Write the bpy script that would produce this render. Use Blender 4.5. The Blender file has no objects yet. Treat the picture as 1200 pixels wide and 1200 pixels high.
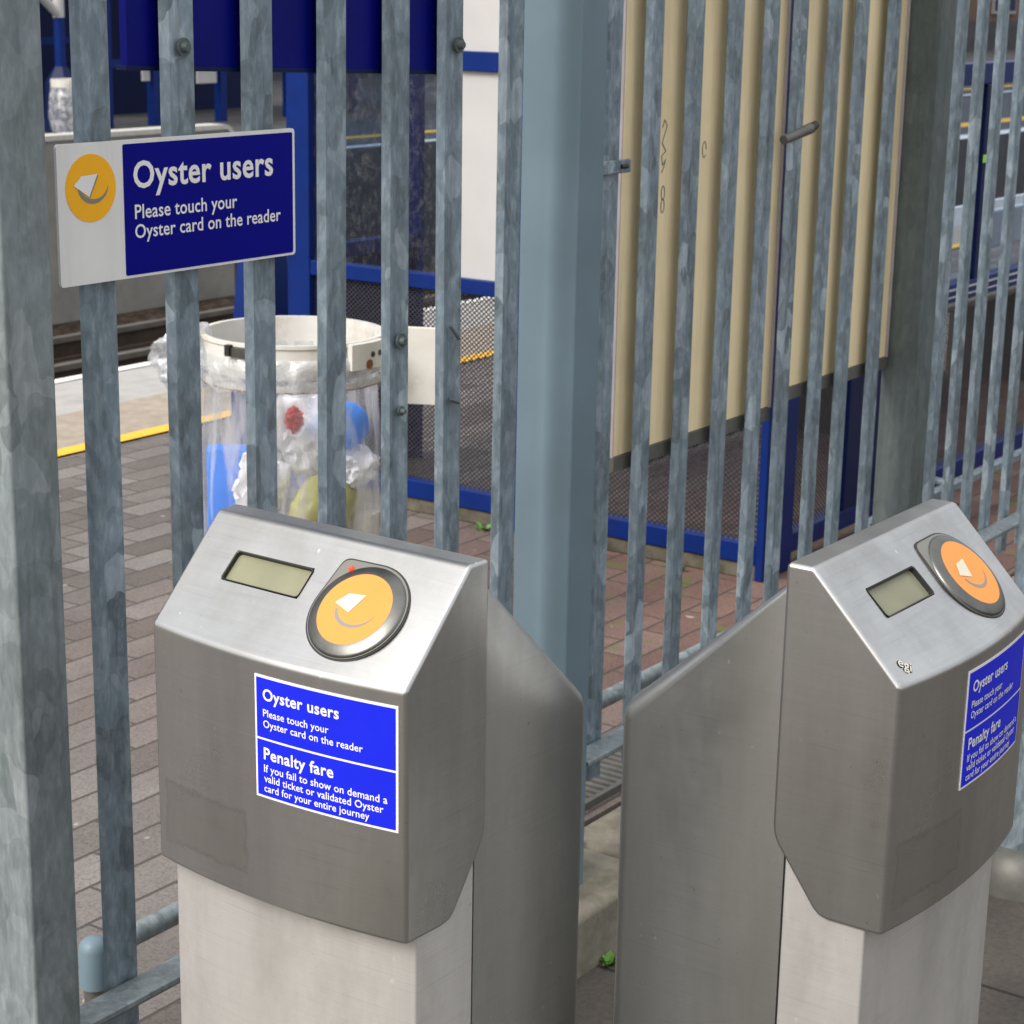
import bpy, bmesh, math, random
from mathutils import Vector, Matrix, noise
R = math.radians
random.seed(7)
S = bpy.context.scene
C = S.collection

# ------------------------------------------------------------------ camera
cam = bpy.data.cameras.new("camera")
cam.sensor_width = 36.0
cam.lens = 71.13
cam.clip_start = 0.05
cam.clip_end = 3000
cam.dof.use_dof = True
cam.dof.focus_distance = 2.25
cam.dof.aperture_fstop = 20
camo = bpy.data.objects.new("camera", cam)
C.objects.link(camo)
yaw, pit, rol = R(34.936), R(14.675), R(1.0544)
fw = Vector((math.cos(yaw)*math.cos(pit), math.sin(yaw)*math.cos(pit), -math.sin(pit)))
rt = Vector((math.sin(yaw), -math.cos(yaw), 0))
up = rt.cross(fw)
r2 = math.cos(rol)*rt + math.sin(rol)*up
u2 = -math.sin(rol)*rt + math.cos(rol)*up
camo.matrix_world = Matrix(((r2.x, u2.x, -fw.x, 0), (r2.y, u2.y, -fw.y, 0), (r2.z, u2.z, -fw.z, 1.70), (0, 0, 0, 1)))
S.camera = camo

# ------------------------------------------------------------------ world, sun, exposure
SUN_DIR = Vector((-0.88, 0.16, 0.80)).normalized()      # towards the sun
el = math.asin(SUN_DIR.z)
az = math.atan2(SUN_DIR.x, SUN_DIR.y)
W = bpy.data.worlds.new("World")
S.world = W
W.use_nodes = True
wn = W.node_tree
sky = wn.nodes.new("ShaderNodeTexSky")
sky.sky_type = 'NISHITA'
sky.sun_disc = False
sky.sun_elevation = el
sky.sun_rotation = az % (2*math.pi)
sky.air_density = 1.0
sky.dust_density = 8.0
sky.ozone_density = 1.0
bg = wn.nodes["Background"]
bg.inputs[1].default_value = 0.132
# bright even cloud over the blue
cloud = wn.nodes.new("ShaderNodeMix")
cloud.data_type = 'RGBA'
cloud.inputs[0].default_value = 0.7
tc = wn.nodes.new("ShaderNodeTexCoord")
sz = wn.nodes.new("ShaderNodeSeparateXYZ")
wn.links.new(tc.outputs["Generated"], sz.inputs[0])
zr = wn.nodes.new("ShaderNodeMapRange")           # an overcast sky is brighter overhead than at the horizon
zr.inputs[1].default_value = 0.0
zr.inputs[2].default_value = 1.0
zr.inputs[3].default_value = 4.0
zr.inputs[4].default_value = 8.4
wn.links.new(sz.outputs[2], zr.inputs[0])
cm = wn.nodes.new("ShaderNodeVectorMath")
cm.operation = 'SCALE'
cm.inputs[0].default_value = (1.0, 0.985, 0.965)
wn.links.new(zr.outputs[0], cm.inputs["Scale"])
wn.links.new(cm.outputs[0], cloud.inputs[7])
wn.links.new(sky.outputs[0], cloud.inputs[6])
wn.links.new(cloud.outputs[2], bg.inputs[0])
sun = bpy.data.lights.new("sun", 'SUN')
sun.energy = 1.75
sun.angle = R(30)
sun.color = (1.0, 0.965, 0.92)
suno = bpy.data.objects.new("sun", sun)
C.objects.link(suno)
suno.rotation_euler = SUN_DIR.to_track_quat('Z', 'Y').to_euler()
S.view_settings.view_transform = 'Standard'
S.view_settings.look = 'None'
S.view_settings.gamma = 1
S.view_settings.exposure = 0.66

# ------------------------------------------------------------------ materials
def new_mat(name):
    m = bpy.data.materials.new(name)
    m.use_nodes = True
    nt = m.node_tree
    b = nt.nodes["Principled BSDF"]
    return m, nt, b

def N(nt, t, **kw):
    n = nt.nodes.new(t)
    for k, v in kw.items():
        setattr(n, k, v)
    return n

def pos(nt, scale=(1, 1, 1), obj=False):
    if obj:
        g = N(nt, "ShaderNodeTexCoord").outputs["Object"]
    else:
        g = N(nt, "ShaderNodeNewGeometry").outputs["Position"]
    mp = N(nt, "ShaderNodeMapping")
    mp.inputs["Scale"].default_value = scale
    nt.links.new(g, mp.inputs["Vector"])
    return mp.outputs[0]

def noise_tex(nt, vec, scale, detail=4, rough=0.55):
    n = N(nt, "ShaderNodeTexNoise")
    n.inputs["Scale"].default_value = scale
    n.inputs["Detail"].default_value = detail
    n.inputs["Roughness"].default_value = rough
    nt.links.new(vec, n.inputs["Vector"])
    return n.outputs[0]

def ramp(nt, fac, stops):
    r = N(nt, "ShaderNodeValToRGB")
    e = r.color_ramp.elements
    while len(e) < len(stops):
        e.new(0.5)
    for i, (p, c) in enumerate(stops):
        e[i].position = p
        e[i].color = (*c, 1) if len(c) == 3 else c
    nt.links.new(fac, r.inputs[0])
    return r.outputs[0]

def mix(nt, fac, a, b, mode='MIX'):
    m = N(nt, "ShaderNodeMix", data_type='RGBA', blend_type=mode)
    for sock, v in ((m.inputs[0], fac), (m.inputs[6], a), (m.inputs[7], b)):
        if isinstance(v, (int, float)):
            sock.default_value = v
        elif isinstance(v, tuple):
            sock.default_value = (*v, 1)
        else:
            nt.links.new(v, sock)
    return m.outputs[2]

def math_n(nt, op, a, b=None, c=None):
    m = N(nt, "ShaderNodeMath", operation=op)
    for i, v in enumerate((a, b, c)):
        if v is None:
            continue
        if isinstance(v, (int, float)):
            m.inputs[i].default_value = v
        else:
            nt.links.new(v, m.inputs[i])
    return m.outputs[0]

def bump(nt, b, h, strength=0.3, dist=0.01):
    n = N(nt, "ShaderNodeBump")
    n.inputs["Strength"].default_value = strength
    n.inputs["Distance"].default_value = dist
    nt.links.new(h, n.inputs["Height"])
    nt.links.new(n.outputs[0], b.inputs["Normal"])

def plain(name, col, rough=0.5, metal=0.0, var=0.12, scale=18, dirt=None, bmp=0.0, obj=False, spec=0.5):
    """a colour with some dirt and wear of its own"""
    m, nt, b = new_mat(name)
    v = pos(nt, obj=obj)
    f = noise_tex(nt, v, scale, 6, 0.6)
    lo = tuple(max(0, c*(1-var)) for c in col)
    hi = tuple(min(1, c*(1+var)) for c in col)
    c = ramp(nt, f, [(0.3, lo), (0.7, hi)])
    if dirt:
        f2 = noise_tex(nt, v, scale*0.35, 8, 0.7)
        k = ramp(nt, f2, [(0.50, (0, 0, 0)), (0.72, (1, 1, 1))])
        c = mix(nt, math_n(nt, 'MULTIPLY', k, dirt[1]), c, dirt[0])
    nt.links.new(c, b.inputs["Base Color"])
    b.inputs["Roughness"].default_value = rough
    b.inputs["Metallic"].default_value = metal
    b.inputs["Specular IOR Level"].default_value = spec
    if bmp:
        bump(nt, b, f, bmp, 0.004)
    return m

def galvanised(name, c0, c1, c2, cell=26, metal=0.35, rough=0.5):
    m, nt, b = new_mat(name)
    wob = N(nt, "ShaderNodeTexNoise")
    wob.inputs["Scale"].default_value = 22
    base = pos(nt, (1, 1, 0.55))
    nt.links.new(base, wob.inputs["Vector"])
    ad = N(nt, "ShaderNodeVectorMath", operation='SCALE')
    ad.inputs["Scale"].default_value = 0.035
    nt.links.new(wob.outputs["Color"], ad.inputs[0])
    ad2 = N(nt, "ShaderNodeVectorMath", operation='ADD')
    nt.links.new(base, ad2.inputs[0])
    nt.links.new(ad.outputs[0], ad2.inputs[1])
    vo = N(nt, "ShaderNodeTexVoronoi")
    vo.inputs["Scale"].default_value = cell
    nt.links.new(ad2.outputs[0], vo.inputs["Vector"])
    sp = N(nt, "ShaderNodeSeparateColor")
    nt.links.new(vo.outputs["Color"], sp.inputs[0])
    c = ramp(nt, sp.outputs[0], [(0.0, c0), (0.55, c1), (0.85, c1), (1.0, c2)])
    vo2 = N(nt, "ShaderNodeTexVoronoi")
    vo2.inputs["Scale"].default_value = cell*2.6
    nt.links.new(ad2.outputs[0], vo2.inputs["Vector"])
    sp2 = N(nt, "ShaderNodeSeparateColor")
    nt.links.new(vo2.outputs["Color"], sp2.inputs[0])
    c = mix(nt, 0.22, c, ramp(nt, sp2.outputs[0], [(0.0, c0), (0.6, c1), (0.9, c2), (1.0, c2)]))
    drip = noise_tex(nt, pos(nt, (1, 1, 0.045)), 75, 4, 0.6)
    c = mix(nt, 0.75, c, ramp(nt, drip, [(0.3, (0.66, 0.66, 0.64)), (0.5, (1, 1, 1)), (0.72, (1.16, 1.18, 1.2))]), 'MULTIPLY')
    fine = noise_tex(nt, pos(nt, (1, 1, 0.35)), 90, 6, 0.65)
    c = mix(nt, 0.35, c, ramp(nt, fine, [(0.36, c0), (0.52, c1), (0.68, c2)]))
    big = noise_tex(nt, pos(nt, (1, 1, 0.5)), 7, 5, 0.6)
    c = mix(nt, 0.5, c, ramp(nt, big, [(0.3, (0.62, 0.62, 0.60)), (0.7, (1, 1, 1))]), 'MULTIPLY')
    dark = noise_tex(nt, pos(nt, (1, 1, 0.4)), 38, 8, 0.75)
    c = mix(nt, math_n(nt, 'MULTIPLY', ramp(nt, dark, [(0.66, (0, 0, 0)), (0.74, (1, 1, 1))]), 0.45), c, (0.055, 0.055, 0.05))
    nt.links.new(c, b.inputs["Base Color"])
    b.inputs["Metallic"].default_value = metal
    nt.links.new(ramp(nt, sp.outputs[1], [(0, (rough-.1,)*3), (1, (rough+.12,)*3)]), b.inputs["Roughness"])
    bump(nt, b, fine, 0.12, 0.002)
    return m

def steel(name, col, rough, stain=0.3, patch=False, grain=(3, 3, 190), metal=1.0):
    """brushed stainless steel with horizontal grain, fingermarks and specks"""
    m, nt, b = new_mat(name)
    g = noise_tex(nt, pos(nt, grain, obj=True), 2.0, 6, 0.7)
    c = ramp(nt, g, [(0.3, tuple(x*0.95 for x in col)), (0.7, tuple(min(1, x*1.04) for x in col))])
    f = noise_tex(nt, pos(nt, (1, 1, 0.6), obj=True), 9, 8, 0.68)
    smear = ramp(nt, f, [(0.45, (0, 0, 0)), (0.72, (1, 1, 1))])
    c = mix(nt, math_n(nt, 'MULTIPLY', smear, stain), c, (0.17, 0.16, 0.15))
    stk = noise_tex(nt, pos(nt, (9, 9, 0.9), obj=True), 1.0, 6, 0.65)
    c = mix(nt, 0.8, c, ramp(nt, stk, [(0.3, (0.78, 0.78, 0.77)), (0.6, (1.0, 1.0, 1.0)), (0.8, (1.14, 1.14, 1.14))]), 'MULTIPLY')
    scr = noise_tex(nt, pos(nt, (6, 6, 420), obj=True), 1.0, 2, 0.5)
    c = mix(nt, 0.5, c, ramp(nt, scr, [(0.28, (0.78, 0.78, 0.78)), (0.36, (1, 1, 1)), (0.68, (1, 1, 1)), (0.76, (1.2, 1.2, 1.2))]), 'MULTIPLY')
    wsp = noise_tex(nt, pos(nt, (1, 1, 0.7), obj=True), 95, 2, 0.4)
    wmask = noise_tex(nt, pos(nt, obj=True), 5, 2, 0.5)
    wk = math_n(nt, 'MULTIPLY', ramp(nt, wsp, [(0.74, (0, 0, 0)), (0.77, (1, 1, 1))]), ramp(nt, wmask, [(0.5, (0, 0, 0)), (0.6, (1, 1, 1))]))
    c = mix(nt, math_n(nt, 'MULTIPLY', wk, 0.6), c, (0.85, 0.85, 0.85))
    sp = noise_tex(nt, pos(nt, obj=True), 130, 3, 0.5)
    spk = ramp(nt, sp, [(0.72, (0, 0, 0)), (0.76, (1, 1, 1))])
    c = mix(nt, math_n(nt, 'MULTIPLY', spk, 0.35), c, (0.12, 0.10, 0.08))
    rr = ramp(nt, f, [(0.3, (rough-0.05,)*3), (0.75, (rough+0.12,)*3)])
    if patch:                                     # the ghost of a peeled-off label on the lower front
        co = N(nt, "ShaderNodeTexCoord").outputs["Object"]
        sx = N(nt, "ShaderNodeSeparateXYZ")
        nt.links.new(co, sx.inputs[0])
        wob = noise_tex(nt, pos(nt, obj=True), 45, 5, 0.7)
        w = math_n(nt, 'MULTIPLY', math_n(nt, 'SUBTRACT', wob, 0.5), 0.03)
        dx = math_n(nt, 'SUBTRACT', math_n(nt, 'ABSOLUTE', math_n(nt, 'ADD', sx.outputs[0], 0.098)), 0.068)
        dz = math_n(nt, 'SUBTRACT', math_n(nt, 'ABSOLUTE', math_n(nt, 'SUBTRACT', sx.outputs[2], 0.765)), 0.036)
        d = math_n(nt, 'ADD', math_n(nt, 'MAXIMUM', dx, dz), w)
        fr = N(nt, "ShaderNodeMath", operation='LESS_THAN')
        nt.links.new(sx.outputs[1], fr.inputs[0])
        fr.inputs[1].default_value = 0.0
        inn = N(nt, "ShaderNodeMapRange")
        inn.inputs[1].default_value = 0.004
        inn.inputs[2].default_value = -0.004
        nt.links.new(d, inn.inputs[0])
        edge = N(nt, "ShaderNodeMapRange")
        edge.inputs[1].default_value = 0.004
        edge.inputs[2].default_value = 0.0
        nt.links.new(math_n(nt, 'ABSOLUTE', d), edge.inputs[0])
        front = N(nt, "ShaderNodeMapRange")
        front.inputs[1].default_value = -0.13
        front.inputs[2].default_value = -0.15
        nt.links.new(sx.outputs[1], front.inputs[0])
        k1 = math_n(nt, 'MULTIPLY', math_n(nt, 'MULTIPLY', inn.outputs[0], front.outputs[0]), 0.35)
        k2 = math_n(nt, 'MULTIPLY', math_n(nt, 'MULTIPLY', math_n(nt, 'MULTIPLY', edge.outputs[0], front.outputs[0]), wob), 0.35)
        c = mix(nt, k1, c, (0.42, 0.41, 0.39))
        c = mix(nt, k2, c, (0.10, 0.09, 0.08))
    nt.links.new(c, b.inputs["Base Color"])
    nt.links.new(rr, b.inputs["Roughness"])
    b.inputs["Metallic"].default_value = metal
    bump(nt, b, g, 0.025, 0.001)
    return m

M = {}
M['galv'] = galvanised('galvanised_zinc', (0.125, 0.165, 0.185), (0.245, 0.32, 0.385), (0.53, 0.62, 0.70), 30)  # bluer cells also carry the sky's reflection, tinted into the zinc colour
M['galv_post'] = galvanised('galvanised_post', (0.15, 0.185, 0.195), (0.25, 0.295, 0.315), (0.40, 0.455, 0.48), 26, 0.3, 0.55)
M['galv_dark'] = galvanised('weathered_zinc', (0.085, 0.11, 0.115), (0.115, 0.145, 0.15), (0.16, 0.19, 0.195), 34, 0.3, 0.55)
M['galv_smooth'] = plain('painted_grey_post', (0.15, 0.215, 0.262), 0.5, 0.1, 0.09, 5, ((0.11, 0.15, 0.18), 0.4), spec=0.3)
M['steel_head'] = steel('satin_steel_hood', (0.55, 0.56, 0.56), 0.30, 0.28, True)
M['steel_body'] = steel('satin_steel_body', (0.56, 0.57, 0.565), 0.33, 0.25, metal=0.97)
M['steel_col'] = steel('brushed_steel_column', (0.72, 0.72, 0.71), 0.36, 0.3, metal=0.62)
M['ring'] = plain('polished_dark_steel', (0.17, 0.175, 0.165), 0.36, 1.0, 0.15, 40)
M['house'] = plain('grey_reader_plastic', (0.20, 0.20, 0.18), 0.25, 0.3, 0.05)
M['black'] = plain('black_rubber', (0.015, 0.015, 0.016), 0.5)
M['lcd'] = plain('display_glass', (0.22, 0.225, 0.15), 0.2, 0, 0.12, 14, spec=0.3)
M['orange'] = plain('orange_pad', (0.72, 0.285, 0.065), 0.45, 0, 0.03, spec=0.25)
M['amber'] = plain('amber_print', (0.93, 0.46, 0.02), 0.45, 0, 0.03, spec=0.2)
M['ink_grey'] = plain('grey_print', (0.22, 0.22, 0.20), 0.45, 0, 0.05)
M['cardw'] = plain('cream_print', (0.62, 0.60, 0.48), 0.45, 0, 0.03)
M['white'] = plain('white_print', (0.80, 0.80, 0.79), 0.4, 0, 0.03)
M['sign_white'] = plain('white_enamel', (0.76, 0.77, 0.76), 0.35, 0, 0.04, 14, ((0.45, 0.43, 0.38), 0.25))
M['sign_blue'] = plain('dark_blue_enamel', (0.001, 0.002, 0.21), 0.4, 0, 0.06, spec=0.1)
M['stick_blue'] = plain('bright_blue_vinyl', (0.010, 0.020, 0.66), 0.45, 0, 0.05, spec=0.15)
M['blue'] = plain('blue_gloss_paint', (0.002, 0.018, 0.135), 0.35, 0, 0.15, 12, ((0.01, 0.02, 0.10), 0.4), spec=0.2)
M['blue_board'] = plain('blue_sheet_paint', (0.0015, 0.004, 0.16), 0.4, 0, 0.12, 8, spec=0.12)
M['navy'] = plain('navy_paint', (0.002, 0.009, 0.06), 0.45, 0, 0.15, 10, spec=0.2)
M['cream'] = plain('cream_sheet', (0.90, 0.76, 0.48), 0.55, 0, 0.05, 6, ((0.42, 0.34, 0.20), 0.25))
def streak(m, col, k):
    nt = m.node_tree
    b = nt.nodes["Principled BSDF"]
    src = b.inputs["Base Color"].links[0].from_socket
    f = noise_tex(nt, pos(nt, (1, 1, 0.06)), 28, 6, 0.7)
    c = mix(nt, math_n(nt, 'MULTIPLY', ramp(nt, f, [(0.48, (0, 0, 0)), (0.72, (1, 1, 1))]), k), src, col)
    nt.links.new(c, b.inputs["Base Color"])
streak(M['cream'], (0.45, 0.36, 0.22), 0.45)
streak(M['sign_white'], (0.45, 0.44, 0.40), 0.25)
M['lilac'] = plain('raw_sheet_edge', (0.42, 0.38, 0.40), 0.6)
M['trim'] = plain('grey_trim', (0.13, 0.13, 0.12), 0.5, 0.3, 0.2, 30)
M['panel_white'] = plain('white_infill', (0.46, 0.465, 0.475), 0.35, 0, 0.05, 6, ((0.5, 0.5, 0.48), 0.3))
M['mesh'] = plain('dark_mesh_steel', (0.035, 0.035, 0.045), 0.5, 0.4, 0.3, 40)
M['bin_white'] = plain('cream_white_enamel', (0.62, 0.62, 0.59), 0.4, 0, 0.06, 20, ((0.28, 0.16, 0.07), 0.45))
M['rust'] = plain('rust', (0.24, 0.09, 0.025), 0.8, 0, 0.4, 40)
M['clip'] = plain('dark_clip_steel', (0.10, 0.105, 0.09), 0.4, 0.6, 0.2, 40)
M['concrete'] = plain('kerb_concrete', (0.22, 0.205, 0.165), 0.9, 0, 0.3, 22, ((0.07, 0.08, 0.03), 0.65), 0.5, spec=0.15)
M['mossy'] = plain('mossy_stone', (0.11, 0.10, 0.08), 0.9, 0, 0.4, 22, ((0.05, 0.07, 0.02), 0.7), 0.5, spec=0.1)
M['asphalt'] = plain('worn_asphalt', (0.075, 0.077, 0.085), 0.85, 0, 0.25, 4, spec=0.2)
M['taupe'] = plain('taupe_plastic', (0.17, 0.16, 0.14), 0.5, 0, 0.15, 12)
M['lime'] = plain('lime_tape', (0.35, 0.75, 0.12), 0.5)
M['coping'] = plain('grey_coping', (0.36, 0.355, 0.345), 0.85, 0, 0.1, 10, ((0.22, 0.21, 0.19), 0.4), 0.2)
M['tactile'] = plain('buff_paving', (0.32, 0.275, 0.225), 0.85, 0, 0.18, 16, ((0.22, 0.19, 0.16), 0.4), 0.2)
M['yellow'] = plain('yellow_line_paint', (0.85, 0.47, 0.03), 0.6, 0, 0.06, 20)
M['line_white'] = plain('white_line_paint', (0.78, 0.78, 0.76), 0.6, 0, 0.06, 20)
M['ballast'] = plain('ballast_stone', (0.040, 0.028, 0.021), 0.9, 0, 0.8, 22, ((0.22, 0.18, 0.16), 0.55), 1.0, spec=0.1)
M['rail'] = plain('rail_steel', (0.24, 0.23, 0.21), 0.4, 0.7, 0.2, 8)
M['rail_rust'] = plain('rusty_rail_web', (0.05, 0.035, 0.025), 0.8, 0.2, 0.3, 8)
M['wall_grey'] = plain('grey_barrier', (0.24, 0.235, 0.22), 0.8, 0, 0.18, 3, ((0.12, 0.11, 0.10), 0.5))
M['wall_cap'] = plain('pale_coping', (0.50, 0.50, 0.47), 0.7, 0, 0.1)
M['leaf'] = plain('weed_leaf', (0.10, 0.24, 0.035), 0.5, 0, 0.35, 60)
M['far_grey'] = plain('pale_far_wall', (0.34, 0.34, 0.35), 0.8, 0, 0.1, 1)

def make_paving(name, warm):
    m, nt, b = new_mat(name)
    v = pos(nt)
    wob = N(nt, "ShaderNodeTexNoise")
    wob.inputs["Scale"].default_value = 9
    nt.links.new(v, wob.inputs["Vector"])
    sc = N(nt, "ShaderNodeVectorMath", operation='SCALE')
    sc.inputs["Scale"].default_value = 0.008
    nt.links.new(wob.outputs["Color"], sc.inputs[0])
    ad = N(nt, "ShaderNodeVectorMath", operation='ADD')
    nt.links.new(v, ad.inputs[0])
    nt.links.new(sc.outputs[0], ad.inputs[1])
    br = N(nt, "ShaderNodeTexBrick")
    br.offset = 0.5
    br.inputs["Scale"].default_value = 1.0
    br.inputs["Brick Width"].default_value = 0.21
    br.inputs["Row Height"].default_value = 0.105
    br.inputs["Mortar Size"].default_value = 0.0042
    br.inputs["Mortar Smooth"].default_value = 0.35
    br.inputs["Color1"].default_value = (0, 0, 0, 1)
    br.inputs["Color2"].default_value = (1, 1, 1, 1)
    br.inputs["Mortar"].default_value = (0.5, 0.5, 0.5, 1)
    nt.links.new(ad.outputs[0], br.inputs["Vector"])
    sp = noise_tex(nt, v, 170, 5, 0.7)
    pink = ramp(nt, br.outputs["Color"], [(0.0, (0.115, 0.102, 0.094)), (0.5, (0.160, 0.147, 0.139)), (1.0, (0.21, 0.197, 0.19))])
    red = ramp(nt, br.outputs["Color"], [(0.0, (0.125, 0.072, 0.06)), (0.5, (0.165, 0.098, 0.082)), (1.0, (0.185, 0.125, 0.11))])
    # bricks get redder and dirtier towards the gate and the fence foot
    sx = N(nt, "ShaderNodeSeparateXYZ")
    nt.links.new(v, sx.inputs[0])
    mr = N(nt, "ShaderNodeMapRange")
    mr.inputs[1].default_value = 2.6 if warm else -5
    mr.inputs[2].default_value = 4.2 if warm else 30
    nt.links.new(sx.outputs[0], mr.inputs[0])
    my = N(nt, "ShaderNodeMapRange")
    my.inputs[1].default_value = 3.9
    my.inputs[2].default_value = 3.0
    nt.links.new(sx.outputs[1], my.inputs[0])
    c = mix(nt, math_n(nt, 'MULTIPLY', mr.outputs[0], my.outputs[0]), pink, red)
    c = mix(nt, 0.75, c, ramp(nt, sp, [(0.34, (0.45, 0.43, 0.42)), (0.5, (1, 1, 1)), (0.70, (1.35, 1.3, 1.25))]), 'MULTIPLY')
    big = noise_tex(nt, v, 2.2, 5, 0.6)
    c = mix(nt, 0.7, c, ramp(nt, big, [(0.3, (0.62, 0.6, 0.6)), (0.65, (1.08, 1.06, 1.05))]), 'MULTIPLY')
    c = mix(nt, math_n(nt, 'MULTIPLY', br.outputs["Fac"], 0.85), c, (0.05, 0.044, 0.04))
    gum = noise_tex(nt, v, 26, 1, 0.3)
    c = mix(nt, math_n(nt, 'MULTIPLY', ramp(nt, gum, [(0.765, (0, 0, 0)), (0.785, (1, 1, 1))]), 0.6), c, (0.45, 0.43, 0.41))
    ms = noise_tex(nt, v, 6.5, 6, 0.65)
    mm = N(nt, "ShaderNodeMapRange")
    mm.inputs[1].default_value = 2.9
    mm.inputs[2].default_value = 3.9
    nt.links.new(sx.outputs[0], mm.inputs[0])
    moss = math_n(nt, 'MULTIPLY', ramp(nt, ms, [(0.58, (0, 0, 0)), (0.66, (1, 1, 1))]), math_n(nt, 'MULTIPLY', mm.outputs[0], my.outputs[0]))
    c = mix(nt, math_n(nt, 'MULTIPLY', moss, 0.8), c, (0.10, 0.13, 0.02))
    nt.links.new(c, b.inputs["Base Color"])
    b.inputs["Roughness"].default_value = 0.8
    h = math_n(nt, 'SUBTRACT', math_n(nt, 'MULTIPLY', sp, 0.35), br.outputs["Fac"])
    bump(nt, b, h, 0.7, 0.006)
    return m
M['paving'] = make_paving('brick_paving', True)

def make_slabs():
    m, nt, b = new_mat('forecourt_slabs')
    v = pos(nt)
    br = N(nt, "ShaderNodeTexBrick")
    br.offset = 0.5
    br.inputs["Scale"].default_value = 1.0
    br.inputs["Brick Width"].default_value = 0.7
    br.inputs["Row Height"].default_value = 0.45
    br.inputs["Mortar Size"].default_value = 0.006
    br.inputs["Mortar Smooth"].default_value = 0.4
    br.inputs["Color1"].default_value = (0.085, 0.076, 0.066, 1)
    br.inputs["Color2"].default_value = (0.105, 0.093, 0.08, 1)
    br.inputs["Mortar"].default_value = (0.025, 0.022, 0.018, 1)
    nt.links.new(v, br.inputs["Vector"])
    sp = noise_tex(nt, v, 90, 6, 0.7)
    c = mix(nt, 0.8, br.outputs["Color"], ramp(nt, sp, [(0.3, (0.5, 0.5, 0.5)), (0.7, (1.2, 1.2, 1.2))]), 'MULTIPLY')
    bigs = noise_tex(nt, v, 3, 6, 0.65)
    c = mix(nt, 0.8, c, ramp(nt, bigs, [(0.35, (0.5, 0.5, 0.5)), (0.65, (1.1, 1.1, 1.1))]), 'MULTIPLY')
    nt.links.new(c, b.inputs["Base Color"])
    b.inputs["Roughness"].default_value = 0.85
    bump(nt, b, sp, 0.4, 0.004)
    return m
M['slabs'] = make_slabs()

def make_brickwork():
    m, nt, b = new_mat('far_brickwork')
    g = N(nt, "ShaderNodeNewGeometry").outputs["Position"]
    sx = N(nt, "ShaderNodeSeparateXYZ")
    nt.links.new(g, sx.inputs[0])
    cb = N(nt, "ShaderNodeCombineXYZ")
    nt.links.new(sx.outputs[0], cb.inputs[0])
    nt.links.new(sx.outputs[2], cb.inputs[1])
    br = N(nt, "ShaderNodeTexBrick")
    br.inputs["Scale"].default_value = 1
    br.inputs["Brick Width"].default_value = 0.23
    br.inputs["Row Height"].default_value = 0.08
    br.inputs["Mortar Size"].default_value = 0.008
    br.inputs["Color1"].default_value = (0.11, 0.055, 0.04, 1)
    br.inputs["Color2"].default_value = (0.16, 0.085, 0.06, 1)
    br.inputs["Mortar"].default_value = (0.15, 0.13, 0.11, 1)
    nt.links.new(cb.outputs[0], br.inputs["Vector"])
    nt.links.new(br.outputs["Color"], b.inputs["Base Color"])
    b.inputs["Roughness"].default_value = 0.9
    return m
M['brick'] = make_brickwork()

def make_glass(name, tint, glossy=0.14, dust=0.06):
    m, nt, b = new_mat(name)
    out = nt.nodes["Material Output"]
    tr = N(nt, "ShaderNodeBsdfTransparent")
    tr.inputs[0].default_value = (*tint, 1)
    gl = N(nt, "ShaderNodeBsdfGlossy")
    gl.inputs["Roughness"].default_value = 0.04
    df = N(nt, "ShaderNodeBsdfDiffuse")
    df.inputs[0].default_value = (0.6, 0.6, 0.6, 1)
    fr = N(nt, "ShaderNodeFresnel")
    fr.inputs[0].default_value = 1.22
    m1 = N(nt, "ShaderNodeMixShader")
    bf = N(nt, "ShaderNodeNewGeometry").outputs["Backfacing"]      # only the outer faces mirror
    nt.links.new(math_n(nt, 'MULTIPLY', math_n(nt, 'ADD', fr.outputs[0], glossy*0.3), math_n(nt, 'SUBTRACT', 1.0, bf)), m1.inputs[0])
    nt.links.new(tr.outputs[0], m1.inputs[1])
    nt.links.new(gl.outputs[0], m1.inputs[2])
    m2 = N(nt, "ShaderNodeMixShader")
    v = pos(nt, (1, 1, 0.6))
    f = noise_tex(nt, v, 60, 6, 0.75)
    nt.links.new(math_n(nt, 'MULTIPLY', ramp(nt, f, [(0.5, (0.1, 0.1, 0.1)), (0.72, (1, 1, 1))]), dust), m2.inputs[0])
    nt.links.new(m1.outputs[0], m2.inputs[1])
    nt.links.new(df.outputs[0], m2.inputs[2])
    nt.links.new(m2.outputs[0], out.inputs[0])
    nt.nodes.remove(b)
    return m
M['glass'] = make_glass('tinted_glass', (0.66, 0.73, 0.82), 0.14, 0.09)
M['clear_roof'] = make_glass('clear_roof_sheet', (0.90, 0.92, 0.93), 0.05, 0.03)

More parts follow.
